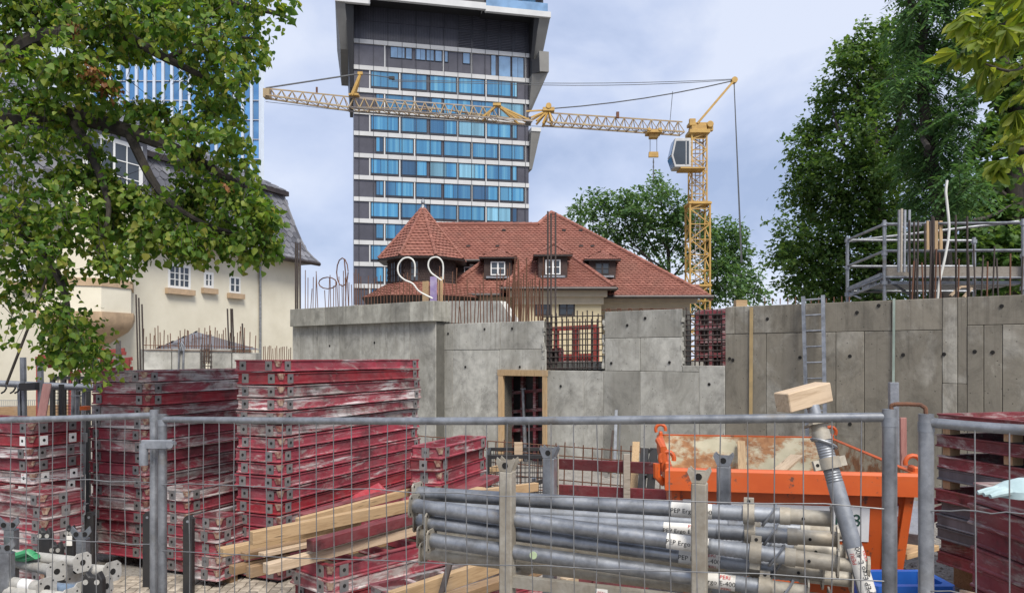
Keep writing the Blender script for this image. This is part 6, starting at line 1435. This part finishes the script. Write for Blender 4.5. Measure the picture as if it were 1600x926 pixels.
def shoe(x, y0, y1, d, label, w=.09):
    a, b = P(x, y1, d), P(x, y0, d); t = thing('support_fork', a, label, 'prop head', 'black prop heads standing in the left heap'); h = b.z-a.z
    prf = [V((a.x-w, d, a.z)), V((a.x+w, d, a.z)), V((a.x+w, d, b.z-.05)), V((a.x+w*.6, d, b.z)), V((a.x+w*.25, d, b.z-.03)), V((a.x-w*.25, d, b.z-.03)), V((a.x-w*.6, d, b.z)), V((a.x-w, d, b.z-.05))]
    MB().prism(prf, (0, .05, 0)).build('plate', M['black'], t, bevel=.006)
    for s_ in (-.55, .55): MB().tube([(a.x+w*s_, d-.002, b.z-.06), (a.x+w*s_, d-.006, b.z-.06)], .016, 10).build('hole', M['palegrey'], t)
    MB().hexa((a.x-w*.5, d+.05, a.z-.35), (w, 0, 0), (0, .05, 0), (0, 0, h+.2)).build('stem', M['black'], t)
shoe(68, 824, 872, 5.6, 'black twin-eyed prop head nearest the low open pile', .05); shoe(86, 846, 872, 5.5, 'short black prop head between two taller ones', .042); shoe(108, 820, 874, 5.7, 'black prop head with a small white tag', .03); shoe(143, 893, 940, 4.5, 'black twin-eyed prop head in front of the left heap', .062)
MB().hexa(P(103, 852, 5.69), (.045, 0, 0), (0, .004, 0), (0, 0, .075)).build('paper_tag', M['sticker'], label='small white tag on a black prop head', cat='tag')
def rackpost(x, ytop, d, label):
    p = V((XP(x, d), d, 0)); z = ZP(ytop, d); t = thing('rack_post', p, label, 'post', 'rack posts at the left heap')
    MB().hexa(p-V((.034, .034, 0)), (.068, 0, 0), (0, .068, 0), (0, 0, z)).build('post', M['galv'], t, bevel=.005)
    u = V((.036, 0, 0)); pr = [p-u+UP*z, p+u+UP*z, p+u*2+UP*(z+.05), p+u*1.7+UP*(z+.09), p+u*.6+UP*(z+.05), p-u*.6+UP*(z+.05), p-u*1.7+UP*(z+.09), p-u*2+UP*(z+.05)]
    b = MB(); b.prism([q-V((0, .034, 0)) for q in pr], (0, .012, 0)); h = b.build('stacking_head', M['galv'], t); MB().tube([p+V((-.03, -.04, z+.035)), p+V((-.03, -.03, z+.035))], .017, 10).build('head_eye', M['hole'], h); MB().tube([p+V((.03, -.04, z+.035)), p+V((.03, -.03, z+.035))], .017, 10).build('head_eye', M['hole'], h)
rackpost(18, 826, 5.1, 'galvanised rack post behind the left prop heap'); rackpost(10, 862, 4.6, 'galvanised rack post in front at the left corner'); rackpost(130, 840, 5.3, 'galvanised rack post between left heap and broad stack')
M['green'] = simple('green_hose', (.05, .3, .12), (.04, .24, .1), 5, .5)
MB().tube([P(-20, 850, 5.0), P(10, 862, 4.95), P(25, 868, 4.9), P(45, 862, 4.85), P(57, 868, 4.85), P(40, 872, 4.9), P(5, 868, 5.0)], .022, 8).build('hose', M['green'], smooth=True, label='green hose draped over the left prop heap', cat='hose')
for x, y0, y1, d, l in ((139, 800, 926, 7.6, 'black upright strut left of the broad stack'), (230, 800, 910, 7.5, 'black upright strut behind the fence clamp post'), (293, 806, 918, 7.3, 'black upright strut at the lower stack corner')):
    p = P(x, y0, d); b = MB(); b.prism([V((p.x-.045, d, 0)), V((p.x+.045, d, 0)), V((p.x+.045, d, p.z-.03)), V((p.x+.02, d, p.z)), V((p.x-.02, d, p.z)), V((p.x-.045, d, p.z-.03))], (0, .06, 0)); o = b.build('steel_strut', M['black'], label=l, cat='strut'); ho = MB().tube([(p.x, d-.002, p.z-.05), (p.x, d-.005, p.z-.05)], .014, 8).build('hole', M['galvd'], o)

# ------------------------------------------------------------------ clutter behind the left stacks
def left_clutter():
    d = 12.5; t = thing('red_rack', (XP(130, d), d, 0), 'orange-red steel frames stacked under the drooping leaves', 'rack', None)
    for k, (x0, y0, x1, y1) in enumerate(((56, 560, 195, 546), (56, 566, 190, 552), (75, 572, 205, 566), (120, 580, 208, 575), (150, 546, 196, 552), (60, 556, 110, 562), (100, 548, 170, 560), (160, 566, 206, 560))):
        MB().bar(P(x0, y0, d+k*.12), P(x1, y1, d+.4+k*.12), .07, .06).build('frame_tube', M['redframe'], t)
    for x in (60, 110, 160, 200): MB().bar((XP(x, d+.4), d+.4, 0), P(x, 560, d+.4), .05).build('leg', M['redframe'], t)
    t = thing('tube_stand', (XP(80, 10), 10, 0), 'grey steel stand with a long horizontal tube and hooks', 'stand')
    MB().tube([P(-40, 597, 10), P(165, 606, 10.2)], .045, 10).build('cross_tube', M['galvd'], t, smooth=True)
    for x, y in ((36, 558), (63, 566), (32, 600)): MB().bar((XP(x, 10), 10.05, 0), P(x, y, 10.05), .055).build('post', M['galvd'], t)
    for x in (8, 22, 29): MB().tube([P(x, 602, 9.95), P(x+2, 606, 9.93), P(x-1, 611, 9.93), P(x-6, 614, 9.93)], .012, 6).build('hook', M['black'], t)
    MB().bar(P(36, 604, 10), P(60, 603, 10), .16, .1).build('clamp_block', M['black'], t)
    t = thing('wire_cage', (XP(110, 11), 11, 0), 'black wire cage standing under the drooping leaves', 'cage')
    for x in (82, 100, 122, 138): MB().bar((XP(x, 11), 11, 0), P(x, 590, 11), .05).build('post', M['black'], t)
    w = MB()
    for k in range(14): x = 82+k*4.3; w.bar((XP(x, 11), 11, .6), P(x, 592, 11), .007)
    for y in range(594, 660, 5): w.bar(P(82, y, 11), P(138, y, 11), .007)
    w.build('mesh_infill', M['black'], t, kind='stuff')
    for y in (590, 606): MB().bar(P(80, y, 11), P(140, y, 11), .05).build('rail', M['black'], t)
    timber(P(63, 662, 8.8), P(74, 600, 9.2), .09, .04, 'pinkwood', 'pinkish plank leaning behind the stickered stack', 'plank', 'plank')
    t = thing('garden_fence', (XP(40, 18), 18, 0), 'low fine wire fence at the foot of the cream building', 'fence')
    w = MB()
    for k in range(40): x = -10+k*3.2; w.bar((XP(x, 18), 18, .3), P(x, 625, 18), .008)
    for y in (625, 634, 645): w.bar(P(-10, y, 18), P(120, y, 18), .012)
    w.build('wire_panel', M['galvd'], t); MB().bar(P(-10, 645, 16), P(130, 640, 16), .3, .25).build('base_board', M['woodb'], t)
    for x, y, l in ((185, 532, 'tall grey post with a bolt eye beside the red frames'), (96, 600, 'short dark post inside the wire cage')):
        p = P(x, y, 9.4); o = MB().bar((p.x, 9.4, 0), p, .045).build('steel_post', M['woodg'] if x > 100 else M['black'], label=l, cat='post')
    pipe(P(20, 664, 8.9), P(138, 652, 9.3), .03, 'galvd', 'grey tube resting behind the stickered stack')
    for k, (x, y, d_) in enumerate(((118, 640, 10.4), (128, 632, 10.3), (112, 626, 10.5))): simple_prop(V((XP(x, d_), d_, .3)), P(x+3, y-22, d_), ['prop head end jutting up left of the broad stack', 'second prop head end left of the broad stack', 'prop end with a fork left of the broad stack'][k], .035)
    MB().box(P(133, 637, 9.6), (.09, .09, .05)).build('orange_clamp', M['orange'], label='orange clamp lying left of the broad stack', cat='clamp')
left_clutter()

# ------------------------------------------------------------------ paving setts and gravel
n = NT('paving_sett'); v = n.coord(); M['sett'] = n.fin(vary(n, n.ramp(n.noise(v, 9, 5), [(.3, (.24, .2, .16)), (.7, (.4, .35, .28))]), .3), .9)
sm = MB().loft([[(-.045, -.045, 0), (.045, -.045, 0), (.045, .045, 0), (-.045, .045, 0)], [(-.046, -.046, .03), (.046, -.046, .03), (.046, .046, .03), (-.046, .046, .03)], [(-.036, -.036, .038), (.036, -.036, .038), (.036, .036, .038), (-.036, .036, .038)]]).mesh('paving_sett', M['sett'], 'fix')
for i in range(26):
    for j in range(11):
        o = inst('paving_sett', sm, ground, V((-4.35+i*.101+random.uniform(-.006, .006), 6.85+j*.101+random.uniform(-.006, .006)+.02*math.sin(i), -.018))-ORG[ground.name], (random.uniform(-.04, .04), random.uniform(-.04, .04), random.uniform(-.08, .08)))
gn = 9000; gp = np.stack([rng.uniform(-1.8, 6.5, gn), rng.uniform(4.2, 9.5, gn), np.full(gn, .004)], 1); oc = np.array([(1, 0, 0), (0, 1, 0), (-1, 0, 0), (0, -1, 0), (0, 0, .8)], float)
gs = rng.uniform(.008, .024, gn); th = rng.uniform(0, 6.28, gn); sc2 = rng.uniform(.6, 1.3, (gn, 5, 1))
ov = oc[None]*sc2*gs[:, None, None]; rx = ov[..., 0]*np.cos(th)[:, None]-ov[..., 1]*np.sin(th)[:, None]; ry = ov[..., 0]*np.sin(th)[:, None]+ov[..., 1]*np.cos(th)[:, None]
gv = np.stack([rx, ry, ov[..., 2]], 2)+gp[:, None, :]; fb_ = np.concatenate([np.arange(gn)[:, None]*5+np.array(q) for q in ((0, 1, 4), (1, 2, 4), (2, 3, 4), (3, 0, 4))], 0)
n = NT('gravel_stone'); M['stone'] = n.fin(n.ramp(n.n('ShaderNodeNewGeometry').outputs['Random Per Island'], [(0, (.12, .1, .085)), (.5, (.25, .22, .18)), (1, (.42, .38, .33))]), .9)
go = link(bpy.data.objects.new('gravel', np_mesh('gravel', gv.reshape(-1, 3), fb_, M['stone']))); tag(go, 'loose gravel on the ground around the skip and timbers', 'gravel', kind='stuff')
